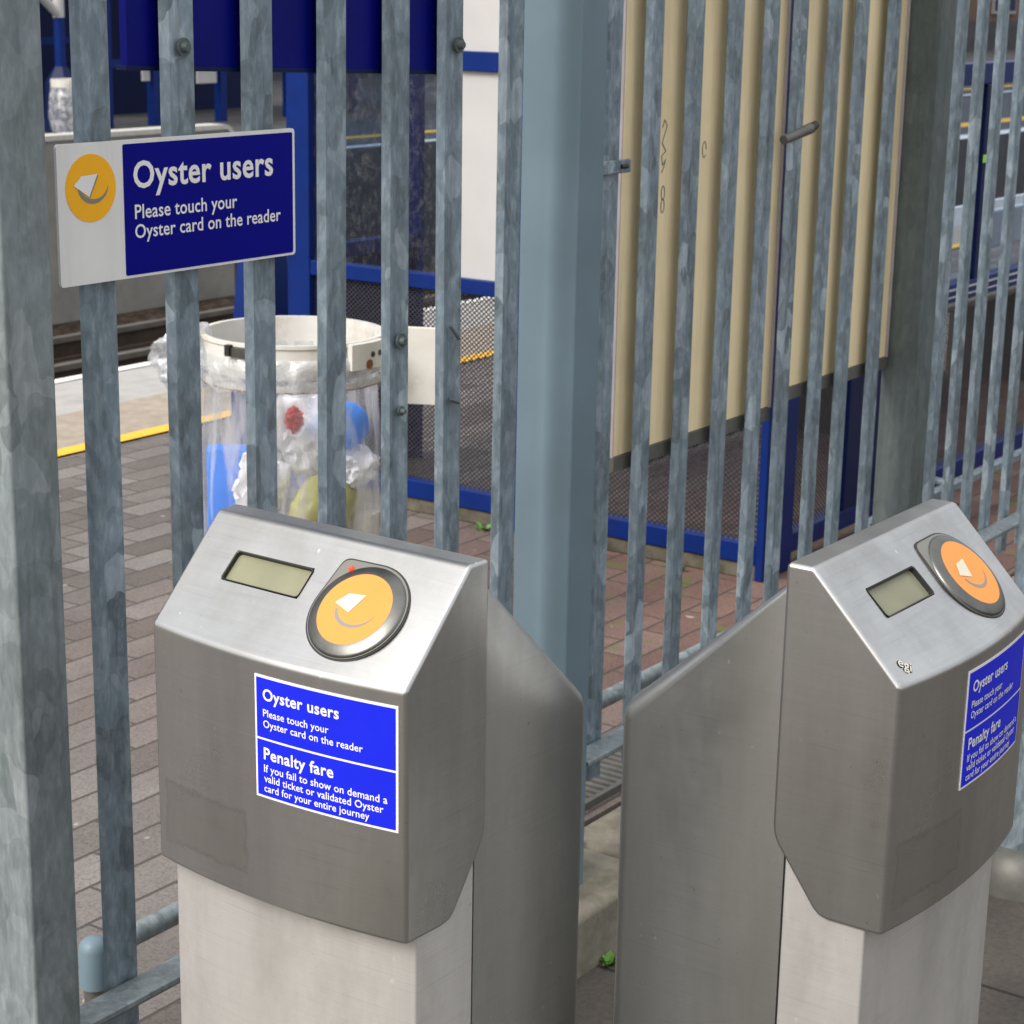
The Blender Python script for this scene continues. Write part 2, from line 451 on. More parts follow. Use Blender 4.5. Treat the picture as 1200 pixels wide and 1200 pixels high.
def make_film(name, opac_lo, opac_hi, tint=(0.93, 0.95, 0.97), scale=22, zs=0.3):
    """thin clear polythene: folds scatter more light"""
    m, nt, b = new_mat(name)
    out = nt.nodes["Material Output"]
    tr = N(nt, "ShaderNodeBsdfTransparent")
    tr.inputs[0].default_value = (*tint, 1)
    tl = N(nt, "ShaderNodeBsdfTranslucent")
    tl.inputs[0].default_value = (0.8, 0.82, 0.85, 1)
    df = N(nt, "ShaderNodeBsdfDiffuse")
    df.inputs[0].default_value = (0.8, 0.82, 0.85, 1)
    gl = N(nt, "ShaderNodeBsdfGlossy")
    gl.inputs["Roughness"].default_value = 0.18
    v = pos(nt, (1, 1, zs))
    f = noise_tex(nt, v, scale, 5, 0.55)
    fac = ramp(nt, f, [(0.46, (opac_lo,)*3), (0.60, (opac_hi,)*3)])
    a = N(nt, "ShaderNodeMixShader")
    nt.links.new(df.outputs[0], a.inputs[1])
    nt.links.new(tl.outputs[0], a.inputs[2])
    a2 = N(nt, "ShaderNodeMixShader")
    a2.inputs[0].default_value = 0.25
    nt.links.new(a.outputs[0], a2.inputs[1])
    nt.links.new(gl.outputs[0], a2.inputs[2])
    m1 = N(nt, "ShaderNodeMixShader")
    nt.links.new(fac, m1.inputs[0])
    nt.links.new(tr.outputs[0], m1.inputs[1])
    nt.links.new(a2.outputs[0], m1.inputs[2])
    nt.links.new(m1.outputs[0], out.inputs[0])
    bn = N(nt, "ShaderNodeBump")
    bn.inputs["Strength"].default_value = 0.7
    bn.inputs["Distance"].default_value = 0.02
    nt.links.new(f, bn.inputs["Height"])
    for s in (df, gl, tl):
        nt.links.new(bn.outputs[0], s.inputs["Normal"])
    nt.nodes.remove(b)
    return m
M['film'] = make_film('clear_bag_film', 0.14, 0.6, scale=18, zs=0.22)
M['film_thick'] = make_film('bunched_bag_film', 0.22, 0.8, scale=16, zs=1.0)
M['t_white'] = plain('white_wrapper', (0.86, 0.86, 0.90), 0.5, 0, 0.08, 30)
M['t_blue'] = plain('bright_blue_card', (0.015, 0.24, 0.95), 0.45, 0, 0.08, 30)
M['t_red'] = plain('red_print', (0.62, 0.08, 0.06), 0.5, 0, 0.15, 30)
M['t_olive'] = plain('olive_bag', (0.36, 0.34, 0.08), 0.45, 0, 0.15, 20)
M['t_teal'] = plain('teal_print', (0.10, 0.30, 0.26), 0.5)
M['t_cup'] = plain('clear_cup', (0.55, 0.53, 0.45), 0.35)

def led_mat():
    m, nt, b = new_mat('red_status_lamp')
    b.inputs["Base Color"].default_value = (0.6, 0.05, 0.03, 1)
    b.inputs["Emission Color"].default_value = (1, 0.10, 0.05, 1)
    b.inputs["Emission Strength"].default_value = 0.35
    return m
M['led'] = led_mat()

# ------------------------------------------------------------------ object helpers
ROOT = {}

def tag(o, label=None, cat=None, group=None, kind=None):
    if label: o['label'] = label
    if cat: o['category'] = cat
    if group: o['group'] = group
    if kind: o['kind'] = kind
    return o

def thing(name, label, cat, loc=(0, 0, 0), rz=0.0, group=None):
    o = bpy.data.objects.new(name, None)
    o.empty_display_size = 0.1
    C.objects.link(o)
    o.location = loc
    o.rotation_euler = (0, 0, rz)
    ROOT[o.name] = Vector(loc)
    return tag(o, label, cat, group)

class MB:
    """collects shapes and links them as ONE mesh object"""
    def __init__(self):
        self.b = bmesh.new()
    def box(self, x0, x1, y0, y1, z0, z1):
        r = bmesh.ops.create_cube(self.b, size=1.0)
        for v in r['verts']:
            v.co = Vector((x0 if v.co.x < 0 else x1, y0 if v.co.y < 0 else y1, z0 if v.co.z < 0 else z1))
        return self
    def poly(self, pts, vec):
        """a flat outline pushed along vec"""
        vec = Vector(vec)
        a = [self.b.verts.new(Vector(p)) for p in pts]
        c = [self.b.verts.new(Vector(p)+vec) for p in pts]
        n = len(a)
        self.b.faces.new(a)
        self.b.faces.new(c[::-1])
        for i in range(n):
            self.b.faces.new((a[(i+1) % n], a[i], c[i], c[(i+1) % n]))
        return self
    def tube(self, p0, p1, r0, r1=None, seg=20, cap=True):
        p0, p1 = Vector(p0), Vector(p1)
        r1 = r0 if r1 is None else r1
        q = (p1-p0).to_track_quat('Z', 'Y')
        rings = []
        for p, r in ((p0, r0), (p1, r1)):
            rings.append([self.b.verts.new(p + q @ Vector((r*math.cos(2*math.pi*i/seg), r*math.sin(2*math.pi*i/seg), 0))) for i in range(seg)])
        for i in range(seg):
            j = (i+1) % seg
            self.b.faces.new((rings[0][i], rings[0][j], rings[1][j], rings[1][i]))
        if cap:
            self.b.faces.new(rings[0][::-1])
            self.b.faces.new(rings[1])
        return self
    def lathe(self, prof, cx, cy, seg=64, wob=None, close=False):
        rings = []
        for k, (r, z) in enumerate(prof):
            ring = []
            for i in range(seg):
                a = 2*math.pi*i/seg
                rr = r
                zz = z
                if wob:
                    dr, dz = wob(a, z, k)
                    rr += dr
                    zz += dz
                ring.append(self.b.verts.new((cx+rr*math.cos(a), cy+rr*math.sin(a), zz)))
            rings.append(ring)
        pairs = list(zip(rings, rings[1:])) + ([(rings[-1], rings[0])] if close else [])
        for A, B in pairs:
            for i in range(seg):
                j = (i+1) % seg
                self.b.faces.new((A[i], A[j], B[j], B[i]))
        return self
    def blob(self, c, rad, amp=0.25, freq=3.0, seed=0, sub=4):
        r = bmesh.ops.create_icosphere(self.b, subdivisions=sub, radius=1.0)
        c = Vector(c)
        for v in r['verts']:
            d = v.co.normalized()
            n = noise.noise(d*freq + Vector((seed*7.1, seed*3.3, 0)))
            n2 = abs(noise.noise(d*freq*2.3 + Vector((0, seed*5.7, 9)))) 
            k = 1 + amp*n - amp*0.9*n2
            v.co = c + Vector((d.x*rad[0], d.y*rad[1], d.z*rad[2]))*k
        return self
    def bevel_edges(self, test, width, seg=3):
        self.b.normal_update()
        ed = [e for e in self.b.edges if test(e)]
        bmesh.ops.bevel(self.b, geom=ed, offset=width, segments=seg, profile=0.5, affect='EDGES')
        return self
    def build(self, name, mat, parent=None, local=False, bev=0.0, seg=2, smooth=None, ang=30, label=None):
        bmesh.ops.recalc_face_normals(self.b, faces=self.b.faces[:])
        me = bpy.data.meshes.new(name)
        off = Vector((0, 0, 0))
        if parent is not None and not local:
            off = ROOT[parent.name]
        for v in self.b.verts:
            v.co -= off
        self.b.to_mesh(me)
        self.b.free()
        me.materials.append(mat)
        o = bpy.data.objects.new(name, me)
        C.objects.link(o)
        if parent is not None:
            o.parent = parent
            ROOT[o.name] = ROOT[parent.name]
        else:
            ROOT[o.name] = Vector((0, 0, 0))
        if bev:
            md = o.modifiers.new('bevel', 'BEVEL')
            md.width = bev
            md.segments = seg
            md.limit_method = 'ANGLE'
            md.angle_limit = R(ang)
            md.harden_normals = True
        if smooth or bev:
            me.polygons.foreach_set('use_smooth', [True]*len(me.polygons))
            me.set_sharp_from_angle(angle=R(smooth or 35))
        if label:
            o['label'] = label
        return o

def copy_tree(o, parent=None):
    c = o.copy()
    C.objects.link(c)
    if parent is not None:
        c.parent = parent
    for ch in [x for x in o.children]:
        copy_tree(ch, c)
    return c

def text_verts(s, width, bold=0.0, caps=False):
    """letter outlines filled as a mesh: list of (x, y) and faces, scaled to a width"""
    cu = bpy.data.curves.new('lettering', 'FONT')
    cu.body = s
    cu.size = 1.0
    cu.resolution_u = 3
    cu.offset = bold
    cu.space_character = 1.0+bold*2.5
    to = bpy.data.objects.new('lettering', cu)
    C.objects.link(to)
    dg = bpy.context.evaluated_depsgraph_get()
    me = bpy.data.meshes.new_from_object(to.evaluated_get(dg))
    vs = [v.co.copy() for v in me.vertices]
    fs = [tuple(p.vertices) for p in me.polygons]
    bpy.data.objects.remove(to)
    bpy.data.curves.remove(cu)
    bpy.data.meshes.remove(me)
    x0 = min(v.x for v in vs)
    x1 = max(v.x for v in vs)
    k = width/(x1-x0)
    return [((v.x-x0)*k, v.y*k) for v in vs], fs

def lettering(lines, place, mat, name, parent, local=False, depth=None):
    """lines: (text, x, baseline, width, bold); place maps (x, y) to a point"""
    mb = MB()
    for s, x, y, w, bold in lines:
        vs, fs = text_verts(s, w, bold)
        bv = [mb.b.verts.new(place(x+a, y+b)) for a, b in vs]
        for f in fs:
            try:
                mb.b.faces.new([bv[i] for i in f])
            except ValueError:
                pass
    o = mb.build(name, mat, parent, local=local)
    return o

def rounded(x0, x1, y0, y1, r, n=5):
    pts = []
    for cx, cy, a0 in ((x1-r, y1-r, 0), (x0+r, y1-r, 90), (x0+r, y0+r, 180), (x1-r, y0+r, 270)):
        for i in range(n+1):
            a = R(a0+90*i/n)
            pts.append((cx+r*math.cos(a), cy+r*math.sin(a)))
    return pts

def swoosh(c, r, a0, a1, w, n=22, sx=1.0):
    """crescent that thins out towards its far end"""
    out, inn = [], []
    for i in range(n+1):
        t = i/n
        a = R(a0+(a1-a0)*t)
        k = w*math.sin(math.pi*min(1, 0.12+t*0.95))**0.8*(1-0.55*t)
        out.append((c[0]+sx*(r+k/2)*math.cos(a), c[1]+(r+k/2)*math.sin(a)))
        inn.append((c[0]+sx*(r-k/2)*math.cos(a), c[1]+(r-k/2)*math.sin(a)))
    return out+inn[::-1]

# ------------------------------------------------------------------ the setting
def sheet(name, x0, x1, y0, y1, z, mat, thick=None):
    mb = MB()
    if thick:
        mb.box(x0, x1, y0, y1, z-thick, z)
    else:
        vs = [mb.b.verts.new(p) for p in ((x0, y0, z), (x1, y0, z), (x1, y1, z), (x0, y1, z))]
        mb.b.faces.new(vs)
    return tag(mb.build(name, mat), kind='structure')

sheet('ground', -1500, 1500, -1500, 1500, -1.30, M['ballast'])
sheet('forecourt', -40, 60, -40, 1.752, 0.0, M['slabs'], 1.2)
sheet('track_bed', -40, 90, 6.2, 12.38, -1.06, M['ballast'])
sheet('platform_paving', -30, 70, 1.972, 5.56, 0.12, M['paving'], 1.4)
sheet('platform_edge', -30, 70, 5.56, 6.09, 0.12, M['coping'], 0.25)
sheet('tactile_paving', -30, 70, 5.13, 5.56, 0.124, M['tactile'])
sheet('yellow_line', -30, 70, 5.055, 5.132, 0.128, M['yellow'])
sheet('white_edge_line', -30, 70, 6.025, 6.086, 0.124, M['line_white'])
sheet('platform_face', -30, 70, 5.7, 6.0, -0.13, M['wall_grey'], 1.1)
sheet('far_platform', -30, 120, 12.58, 24, 0.12, M['asphalt'], 1.4)
sheet('far_platform_line', 13.6, 120, 12.66, 12.80, 0.124, M['line_white'])
sheet('bay_platform', 20.5, 120, 8.9, 12.5, 0.122, M['asphalt'], 1.3)
sheet('bay_edge_line', 20.5, 120, 8.9, 9.15, 0.126, M['line_white'])
sheet('bay_yellow_line', 20.5, 120, 9.7, 10.0, 0.126, M['yellow'])
sheet('far_yellow_line', 13.6, 120, 13.4, 13.6, 0.124, M['yellow'])
mb = MB()
for i in range(-4, 12):
    mb.box(i*1.0+0.003, i*1.0+0.997, 1.752, 1.970, -0.05, 0.12)
kerb = mb.build('kerb', M['concrete'], bev=0.018, seg=3)
tag(kerb, kind='structure')

for y, lab in ((11.2, 'running rail of the track nearest the long grey barrier, its top worn bright'), (10.37, 'second steel rail, next to the platform side of the track')):
    t = thing('rail', lab, 'rail', (0, y, -1.06), group='rails in the track bed')
    MB().box(-20, 20.2, y-0.035, y+0.035, -0.93, -0.89).build('rail_head', M['rail'], t)
    MB().box(-20, 20.2, y-0.009, y+0.009, -1.04, -0.93).box(-20, 20.2, y-0.07, y+0.07, -1.058, -1.04).build('rail_web', M['rail_rust'], t)

# ------------------------------------------------------------------ kiosks
KW = 0.3723
KB = 0.018                                # how far the front bows out
CB = 0.17                                 # local origin is at the middle of the foot
h0 = 1.70
FL = (0.0, -0.7125+h0); FT = (0.1089, -0.60+h0); RT = (0.1422, -0.60+h0)
BF = (0.002, -1.0008+h0)
LF = math.hypot(FT[0]-FL[0], FT[1]-FL[1])

def bulge(s):                             # s from the left edge
    return KB*(1-(2*s/KW-1)**2)

def face_pt(s, v, off=0.0):
    t = v/LF
    b = FL[0]+(FT[0]-FL[0])*t - bulge(s)*(1-t)**2
    z = FL[1]+(FT[1]-FL[1])*t
    p = Vector((s-KW/2, b-CB, z))
    if off:
        du = face_pt(s+1e-3, v)-face_pt(s-1e-3, v)
        dv = face_pt(s, v+1e-3)-face_pt(s, v-1e-3)
        p += du.cross(dv).normalized()*off
    return p

def front_pt(s, z, off=0.0):              # z is world height
    t = (FL[1]-z)/(FL[1]-BF[1])
    b = FL[0]+(BF[0]-FL[0])*t - bulge(s)
    return Vector((s-KW/2, b-off-CB, z))

def frame_on_face(s, v):
    o = face_pt(s, v)
    ex = (face_pt(s+1e-3, v)-face_pt(s-1e-3, v)).normalized()
    n = ex.cross((face_pt(s, v+1e-3)-face_pt(s, v-1e-3))).normalized()
    ev = n.cross(ex)
    return lambda x, y, h=0.0: o+ex*x+ev*y+n*h

def make_kiosk():
    root = thing('card_reader_kiosk', 'x', 'card reader', (0, 0, 0))
    # --- hood: a profile swept across the width, front bowed outwards, a hole left for the display
    LCD = (0.063, 0.180, 0.0730, 0.1120)
    sl = sorted(set([KW*i/18 for i in range(19)] + [LCD[0], LCD[1]]))
    sl = [s for i, s in enumerate(sl) if s in (LCD[0], LCD[1], 0, KW) or min(abs(s-LCD[0]), abs(s-LCD[1])) > 0.006]
    prof = []                             # (b, z, weight of the bow)
    for v in (0, 0.018, 0.040, LCD[2], LCD[3], 0.135, LF):
        t = v/LF
        prof.append((FL[0]+(FT[0]-FL[0])*t, FL[1]+(FT[1]-FL[1])*t, (1-t)**2, v))
    prof.append((RT[0], RT[1], 0, None))
    prof.append((0.1425, 0.90, 0, None))
    ch = [(0.1425, 0.795), (0.141, 0.783), (0.136, 0.772), (0.088, 0.707), (0.080, 0.700), (0.068, 0.6975)]
    for b, z in ch:
        prof.append((b, z, 0.0 if b > 0.1 else 0.15, None))
    prof.append((0.03, 0.698, 0.7, None))
    prof.append((BF[0], BF[1], 1, None))
    prof.append((0.0015, 0.80, 1, None))
    prof.append((0.0008, 0.90, 1, None))
    mb = MB()
    G = [[mb.b.verts.new((s-KW/2, b-w*bulge(s)-CB, z)) for s in sl] for b, z, w, _ in prof]
    n = len(prof)
    for i in range(n):
        j = (i+1) % n
        for k in range(len(sl)-1):
            v0, v1 = prof[i][3], prof[j][3]
            if v0 == LCD[2] and v1 == LCD[3] and LCD[0]-1e-6 <= sl[k] < LCD[1]-1e-6:
                continue
            mb.b.faces.new((G[i][k], G[i][k+1], G[j][k+1], G[j][k]))
    mb.b.faces.new([G[i][0] for i in range(n)])
    mb.b.faces.new([G[i][-1] for i in range(n)][::-1])
    hood = mb.build('hood', M['steel_head'], root, bev=0.005, seg=3, ang=28, smooth=28)
    # --- display: recess lining, glass
    f = frame_on_face((LCD[0]+LCD[1])/2, (LCD[2]+LCD[3])/2)
    a, b = (LCD[1]-LCD[0])/2, (LCD[3]-LCD[2])/2
    mb = MB()
    o_ = rounded(-a-0.0004, a+0.0004, -b-0.0004, b+0.0004, 0.004)
    i_ = rounded(-a+0.0010, a-0.0010, -b+0.0010, b-0.0010, 0.0045)
    def rim(mb, fr, o_, i_, h_out, h_in, depth):
        O = [mb.b.verts.new(fr(x, y, h_out)) for x, y in o_]
        I = [mb.b.verts.new(fr(x, y, h_in)) for x, y in i_]
        J = [mb.b.verts.new(fr(x, y, -depth)) for x, y in i_]
        for k in range(len(O)):
            l = (k+1) % len(O)
            mb.b.faces.new((O[k], O[l], I[l], I[k]))
            mb.b.faces.new((I[k], I[l], J[l], J[k]))
    rim(mb, f, o_, i_, 0.0012, 0.0006, 0.006)
    disp = mb.build('display', M['black'], root)
    mb = MB()
    mb.b.faces.new([mb.b.verts.new(f(x, y, -0.0052)) for x, y in rounded(-a, a, -b, b, 0.003)])
    mb.build('display_glass', M['lcd'], disp)
    # --- round reader with its pointed corner
    cs, cv, rad = 0.2670, 0.0745, 0.0622
    f = frame_on_face(cs, cv)
    corner = (0.2135-cs, 0.1365-cv)
    def drop(r, cr):
        cxy = Vector(corner)
        cxy = cxy*(1-cr/cxy.length) if cr else cxy
        d = cxy.length
        base = math.atan2(cxy.y, cxy.x)
        th = math.acos(min(1, r/d))
        pts = []
        m = 48
        a0 = base+th
        a1 = base-th+2*math.pi
        for i in range(m+1):
            q = a0+(a1-a0)*i/m
            pts.append((r*math.cos(q), r*math.sin(q)))
        # a small rounding at the corner
        p_in, p_out = Vector(pts[-1]), Vector(pts[0])
        e1 = (p_in-cxy).normalized(); e2 = (p_out-cxy).normalized()
        s0 = cxy+e1*0.010; s1 = cxy+e2*0.010
        for i in range(5):
            t = i/4
            p = s0*(1-t)**2+cxy*2*t*(1-t)+s1*t*t
            pts.append((p.x, p.y))
        return pts
    def plate(pts, fr, h0_, h1_):
        mb = MB()
        A = [mb.b.verts.new(fr(x, y, h0_)) for x, y in pts]
        B = [mb.b.verts.new(fr(x, y, h1_)) for x, y in pts]
        mb.b.faces.new(B)
        k = len(pts)
        for i in range(k):
            mb.b.faces.new((A[i], A[(i+1) % k], B[(i+1) % k], B[i]))
        return mb
    reader = plate(drop(rad, 0), f, -0.004, 0.0016).build('reader', M['black'], root)
    plate(drop(rad-0.0022, 0.003), f, -0.003, 0.0026).build('reader_housing', M['house'], reader, smooth=40)
    mb = MB()
    seg = 64
    rings = []
    for r_, h_ in ((0.0585, 0.002), (0.0580, 0.0040), (0.0555, 0.0055), (0.0465, 0.0088), (0.0440, 0.0090)):
        rings.append([mb.b.verts.new(f(r_*math.cos(2*math.pi*i/seg), r_*math.sin(2*math.pi*i/seg)-0.001, h_)) for i in range(seg)])
    for A, B in zip(rings, rings[1:]):
        for i in range(seg):
            mb.b.faces.new((A[i], A[(i+1) % seg], B[(i+1) % seg], B[i]))
    mb.build('reader_ring', M['ring'], reader, smooth=50)
    pad = plate([(0.0450*math.cos(2*math.pi*i/seg), 0.0450*math.sin(2*math.pi*i/seg)-0.001) for i in range(seg)], f, 0.004, 0.0090).build('touch_pad', M['orange'], reader)
    # printed emblem: white card over a grey swoosh
    mb = MB()
    sw = [(x, y) for x, y in swoosh((0.003, 0.001), 0.0215, 195, 362, 0.005, sx=1.15)]
    for k in range(len(sw)//2-1):
        a_, b_, c_, d_ = sw[k], sw[k+1], sw[-2-k], sw[-1-k]
        mb.b.faces.new([mb.b.verts.new(f(x*1.07, y*1.07, 0.0093)) for x, y in (a_, b_, c_, d_)])
    mb.build('printed_swoosh', M['ink_grey'], reader)
    mb = MB()
    mb.b.faces.new([mb.b.verts.new(f(x*1.07, y*1.07, 0.0096)) for x, y in ((-0.0155, 0.0145), (0.0055, 0.0165), (-0.0045, -0.0065), (-0.0260, 0.0015))])
    mb.build('printed_card', M['cardw'], reader)
    mb = MB()
    r = bmesh.ops.create_uvsphere(mb.b, u_segments=12, v_segments=8, radius=0.0036)
    ctr = f(0.2295-cs, 0.1235-cv, 0.003)
    for v in r['verts']:
        v.co = v.co*1.0+ctr
    mb.build('status_lamp', M['led'], root, smooth=60)
    # --- column under the hood
    w = KW/2-0.004
    mb = MB()
    m = 14
    outline = [(-w+2*w*i/m, 0.0241-CB-0.012*(1-(2*i/m-1)**2)) for i in range(m+1)]
    outline += [(w, 0.1262-CB), (-w, 0.1262-CB)]
    mb.poly([(x, y, 0.0) for x, y in outline], (0, 0, 0.90))
    mb.build('column', M['steel_col'], root, bev=0.003, seg=2, smooth=40)
    # dark joint behind it
    w2 = KW/2-0.009
    MB().box(-w2, w2, 0.120-CB, 0.134-CB, 0.0, 0.95).build('joint', M['black'], root)
    # --- rear casing with its sloping top
    w3 = KW/2-0.005
    mb = MB()
    pr = [(0.128, 0.0), (0.128, 1.078), (0.1430, 1.0745), (0.3567, 0.884), (0.3567, 0.0)]
    mb.poly([(-w3, b-CB, z) for b, z in pr], (2*w3, 0, 0))
    def test(e):
        mid = (e.verts[0].co+e.verts[1].co)/2
        return mid.z > 0.02 and mid.y > 0.135-CB and abs(e.verts[0].co.x-e.verts[1].co.x) < 1e-5 and mid.y > 0.16-CB
    def test2(e):
        mid = (e.verts[0].co+e.verts[1].co)/2
        return (mid.z > 0.02 and mid.y > 0.16-CB) or (abs(e.verts[0].co.x-e.verts[1].co.x) > 0.1 and abs(mid.z-0.884) < 0.01)
    mb.bevel_edges(test2, 0.022, 5)
    mb.build('casing', M['steel_body'], root, smooth=45)
    MB().box(-KW/2-0.004, KW/2+0.004, 0.018-CB, 0.362-CB, 0.0, 0.012).build('base_plate', M['steel_body'], root, bev=0.003)
    return root

def make_notice(root, s0):
    """blue notice stuck on the hood front, its left edge at s0"""
    s1, z0, z1 = s0+0.188, 0.8285, 0.9705
    K = 0.96
    def curved(x0, x1, y0, y1, off, mat, name, parent, m=16):
        mb = MB()
        top = [mb.b.verts.new(front_pt(x0+(x1-x0)*i/m, y1, off)) for i in range(m+1)]
        bot = [mb.b.verts.new(front_pt(x0+(x1-x0)*i/m, y0, off)) for i in range(m+1)]
        tb = [mb.b.verts.new(front_pt(x0+(x1-x0)*i/m, y1, 0.0)) for i in range(m+1)]
        bb = [mb.b.verts.new(front_pt(x0+(x1-x0)*i/m, y0, 0.0)) for i in range(m+1)]
        for i in range(m):
            mb.b.faces.new((bot[i], bot[i+1], top[i+1], top[i]))
            mb.b.faces.new((top[i], top[i+1], tb[i+1], tb[i]))
            mb.b.faces.new((bb[i], bb[i+1], bot[i+1], bot[i]))
        mb.b.faces.new((bot[0], top[0], tb[0], bb[0]))
        mb.b.faces.new((top[-1], bot[-1], bb[-1], tb[-1]))
        return mb.build(name, mat, parent, smooth=30)
    notice = curved(s0, s1, z0, z1, 0.0006, M['white'], 'notice', root)
    bw = 0.0028
    zm = 0.8975
    curved(s0+bw, s1-bw, zm+0.0013, z1-bw, 0.0010, M['stick_blue'], 'notice_panel', notice)
    curved(s0+bw, s1-bw, z0+bw, zm-0.0013, 0.0010, M['stick_blue'], 'notice_panel', notice)
    X = s0+0.0125
    put = lambda x, y: front_pt(x, y, 0.0014)
    lettering([("Oyster users", X, z1-0.0275, 0.108*K, 0.020), ("Please touch your", X, z1-0.0465, 0.094*K, 0.010), ("Oyster card on the reader", X, z1-0.0590, 0.139*K, 0.010)], put, M['white'], 'notice_lettering', notice)
    lettering([("Penalty fare", X, zm-0.0230, 0.100*K, 0.020), ("If you fail to show on demand a", X, zm-0.0380, 0.170*K, 0.010),
               ("valid ticket or validated Oyster", X, zm-0.0495, 0.165*K, 0.010), ("card for your entire journey", X, zm-0.0610, 0.147*K, 0.010)], put, M['white'], 'notice_lettering', notice)

def seat_kiosk(root, x, y, yaw_, lat, back):
    p = Vector((x, y, 0))+Vector(lat)*(KW/2)+Vector(back)*CB
    root.location = p
    root.rotation_euler = (0, 0, yaw_)

k1 = make_kiosk()
a1 = -math.pi/2-0.0174
seat_kiosk(k1, 1.5656, 1.5906, a1, (math.cos(a1), math.sin(a1), 0), (-math.sin(a1), math.cos(a1), 0))
tag(k1, 'stainless steel card reader kiosk under the fence sign, with a red light beside its pad', 'card reader', 'card reader kiosks by the fence')
k2 = copy_tree(k1)
ROOT[k2.name] = Vector((0, 0, 0))
make_notice(k1, 0.1755)
make_notice(k2, 0.1430)
a2 = -0.009
seat_kiosk(k2, 1.8979, 0.8205, a2, (math.cos(a2), math.sin(a2), 0), (-math.sin(a2), math.cos(a2), 0))
k2.location.z = -0.003
tag(k2, 'stainless steel card reader kiosk with a tiny scrawled tag on its sloping top', 'card reader')
for ch in list(k2.children):
    if ch.name.startswith('status_lamp'):
        bpy.data.objects.remove(ch)

# small scrawled tag stuck at the corner of the second kiosk's slope
mw = Matrix.Translation(k2.location) @ Matrix.Rotation(a2, 4, 'Z')
f = frame_on_face(0.030, 0.021)
t = MB()
pts = rounded(-0.012, 0.012, -0.0085, 0.0085, 0.006)
A = [t.b.verts.new(mw @ f(x*1.0, y, 0.0006)) for x, y in pts]
t.b.faces.new(A)
st = thing('graffiti_tag', 'tiny cream and black scrawled tag on the sloping corner of the right kiosk', 'sticker', mw @ f(0, 0))
t = MB()
vs, fs = text_verts("egi", 0.021, 0.055)
bv = [t.b.verts.new(mw @ f(0.72*(x-0.0105)+0.62*(y-0.005), -0.66*(x-0.0105)+0.72*(y-0.005), 0.0006)) for x, y in vs]
for q in fs:
    t.b.faces.new([bv[i] for i in q])
t.build('tag_outline', M['navy'], st)
t = MB()
vs, fs = text_verts("egi", 0.019, 0.01)
bv = [t.b.verts.new(mw @ f(0.72*(x-0.0095)+0.62*(y-0.005), -0.66*(x-0.0095)+0.72*(y-0.005), 0.0010)) for x, y in vs]
for q in fs:
    t.b.faces.new([bv[i] for i in q])
t.build('tag_letters', M['cardw'], st)

# ------------------------------------------------------------------ palisade fence
PY = 1.88
def pale_mesh(zb, zt, w):
    half = [(-w/2, 0.0025), (-w/2+0.009, -0.0065), (-w/2+0.017, -0.0065), (-0.005, -0.0035)]
    prof = half + [(-x, y) for x, y in half[::-1]]
    th = 0.0025
    back = [(x*0.93, y+th) for x, y in prof]
    mb = MB()
    pts = prof+back[::-1]
    lv = []
    for z, k in ((zb, 1.0), (zt-0.09, 1.0), (zt, 0.12)):
        lv.append([mb.b.verts.new((x*k, y, z)) for x, y in pts])
    n = len(pts)
    for A, B in zip(lv, lv[1:]):
        for i in range(n):
            mb.b.faces.new((A[i], A[(i+1) % n], B[(i+1) % n], B[i]))
    m = len(prof)
    for L in (lv[0], lv[-1]):
        for i in range(m-1):
            mb.b.faces.new((L[i], L[i+1], L[n-2-i], L[n-1-i]))
    return mb

def pales(parent, xs, zb, zt, w, lean=None):
    proto = pale_mesh(zb, zt, w).build('pale', M['galv'], parent, local=True, smooth=25)
    base = ROOT[parent.name]
    for i, x in enumerate(xs):
        o = proto if i == 0 else proto.copy()
        if i:
            C.objects.link(o)
            o.parent = parent
        o.location = Vector((x, PY, 0))-Vector((base.x, base.y, 0))
        o.rotation_euler = (0, (lean or {}).get(i, 0.0), 0)
    return proto

def post(name, label, x0, x1, y0, y1, zt, mat, zb=0.11, group=None):
    t = thing(name, label, 'post', ((x0+x1)/2, (y0+y1)/2, zb), group=group)
    MB().box(x0, x1, y0, y1, zb, zt).build('shaft', mat, t, bev=0.0045, seg=3)
    MB().box(x0-0.003, x1+0.003, y0-0.003, y1+0.003, zt, zt+0.012).build('cap', M['galv_dark'], t, bev=0.003)
    return t

GP = 'square steel posts of the fence'
post('fence_post', 'mottled galvanised square post at the left edge beside the fence sign', 1.568, 1.644, 1.82, 1.935, 2.45, M['galv_post'], group=GP)
post('gate_post', 'smooth blue grey square post between the two kiosks, hinge side of the gate', 2.776, 2.854, 1.82, 1.935, 2.45, M['galv_smooth'], group=GP)
post('gate_post', 'dark weathered square post at the far end of the cream boarded gate', 4.186, 4.262, 1.82, 1.91, 2.45, M['galv_dark'], group=GP)

def rail_angle(x0, x1, z, parent, name='rail'):
    mb = MB()
    pr = [(1.822, z), (1.871, z), (1.871, z-0.042), (1.864, z-0.042), (1.864, z-0.009), (1.822, z-0.009)]
    mb.poly([(x0, y, zz) for y, zz in pr], (x1-x0, 0, 0))
    return mb.build(name, M['galv_post'], parent, bev=0.002)

def bolt(parent, x, z, y=PY-0.009, r=0.0075, mat='galv_dark'):
    MB().tube((x, y, z), (x, y-0.003, z), r*1.6, seg=20).tube((x, y-0.003, z), (x, y-0.010, z), r, r*0.7, seg=12).build('bolt', M[mat], parent, smooth=40)

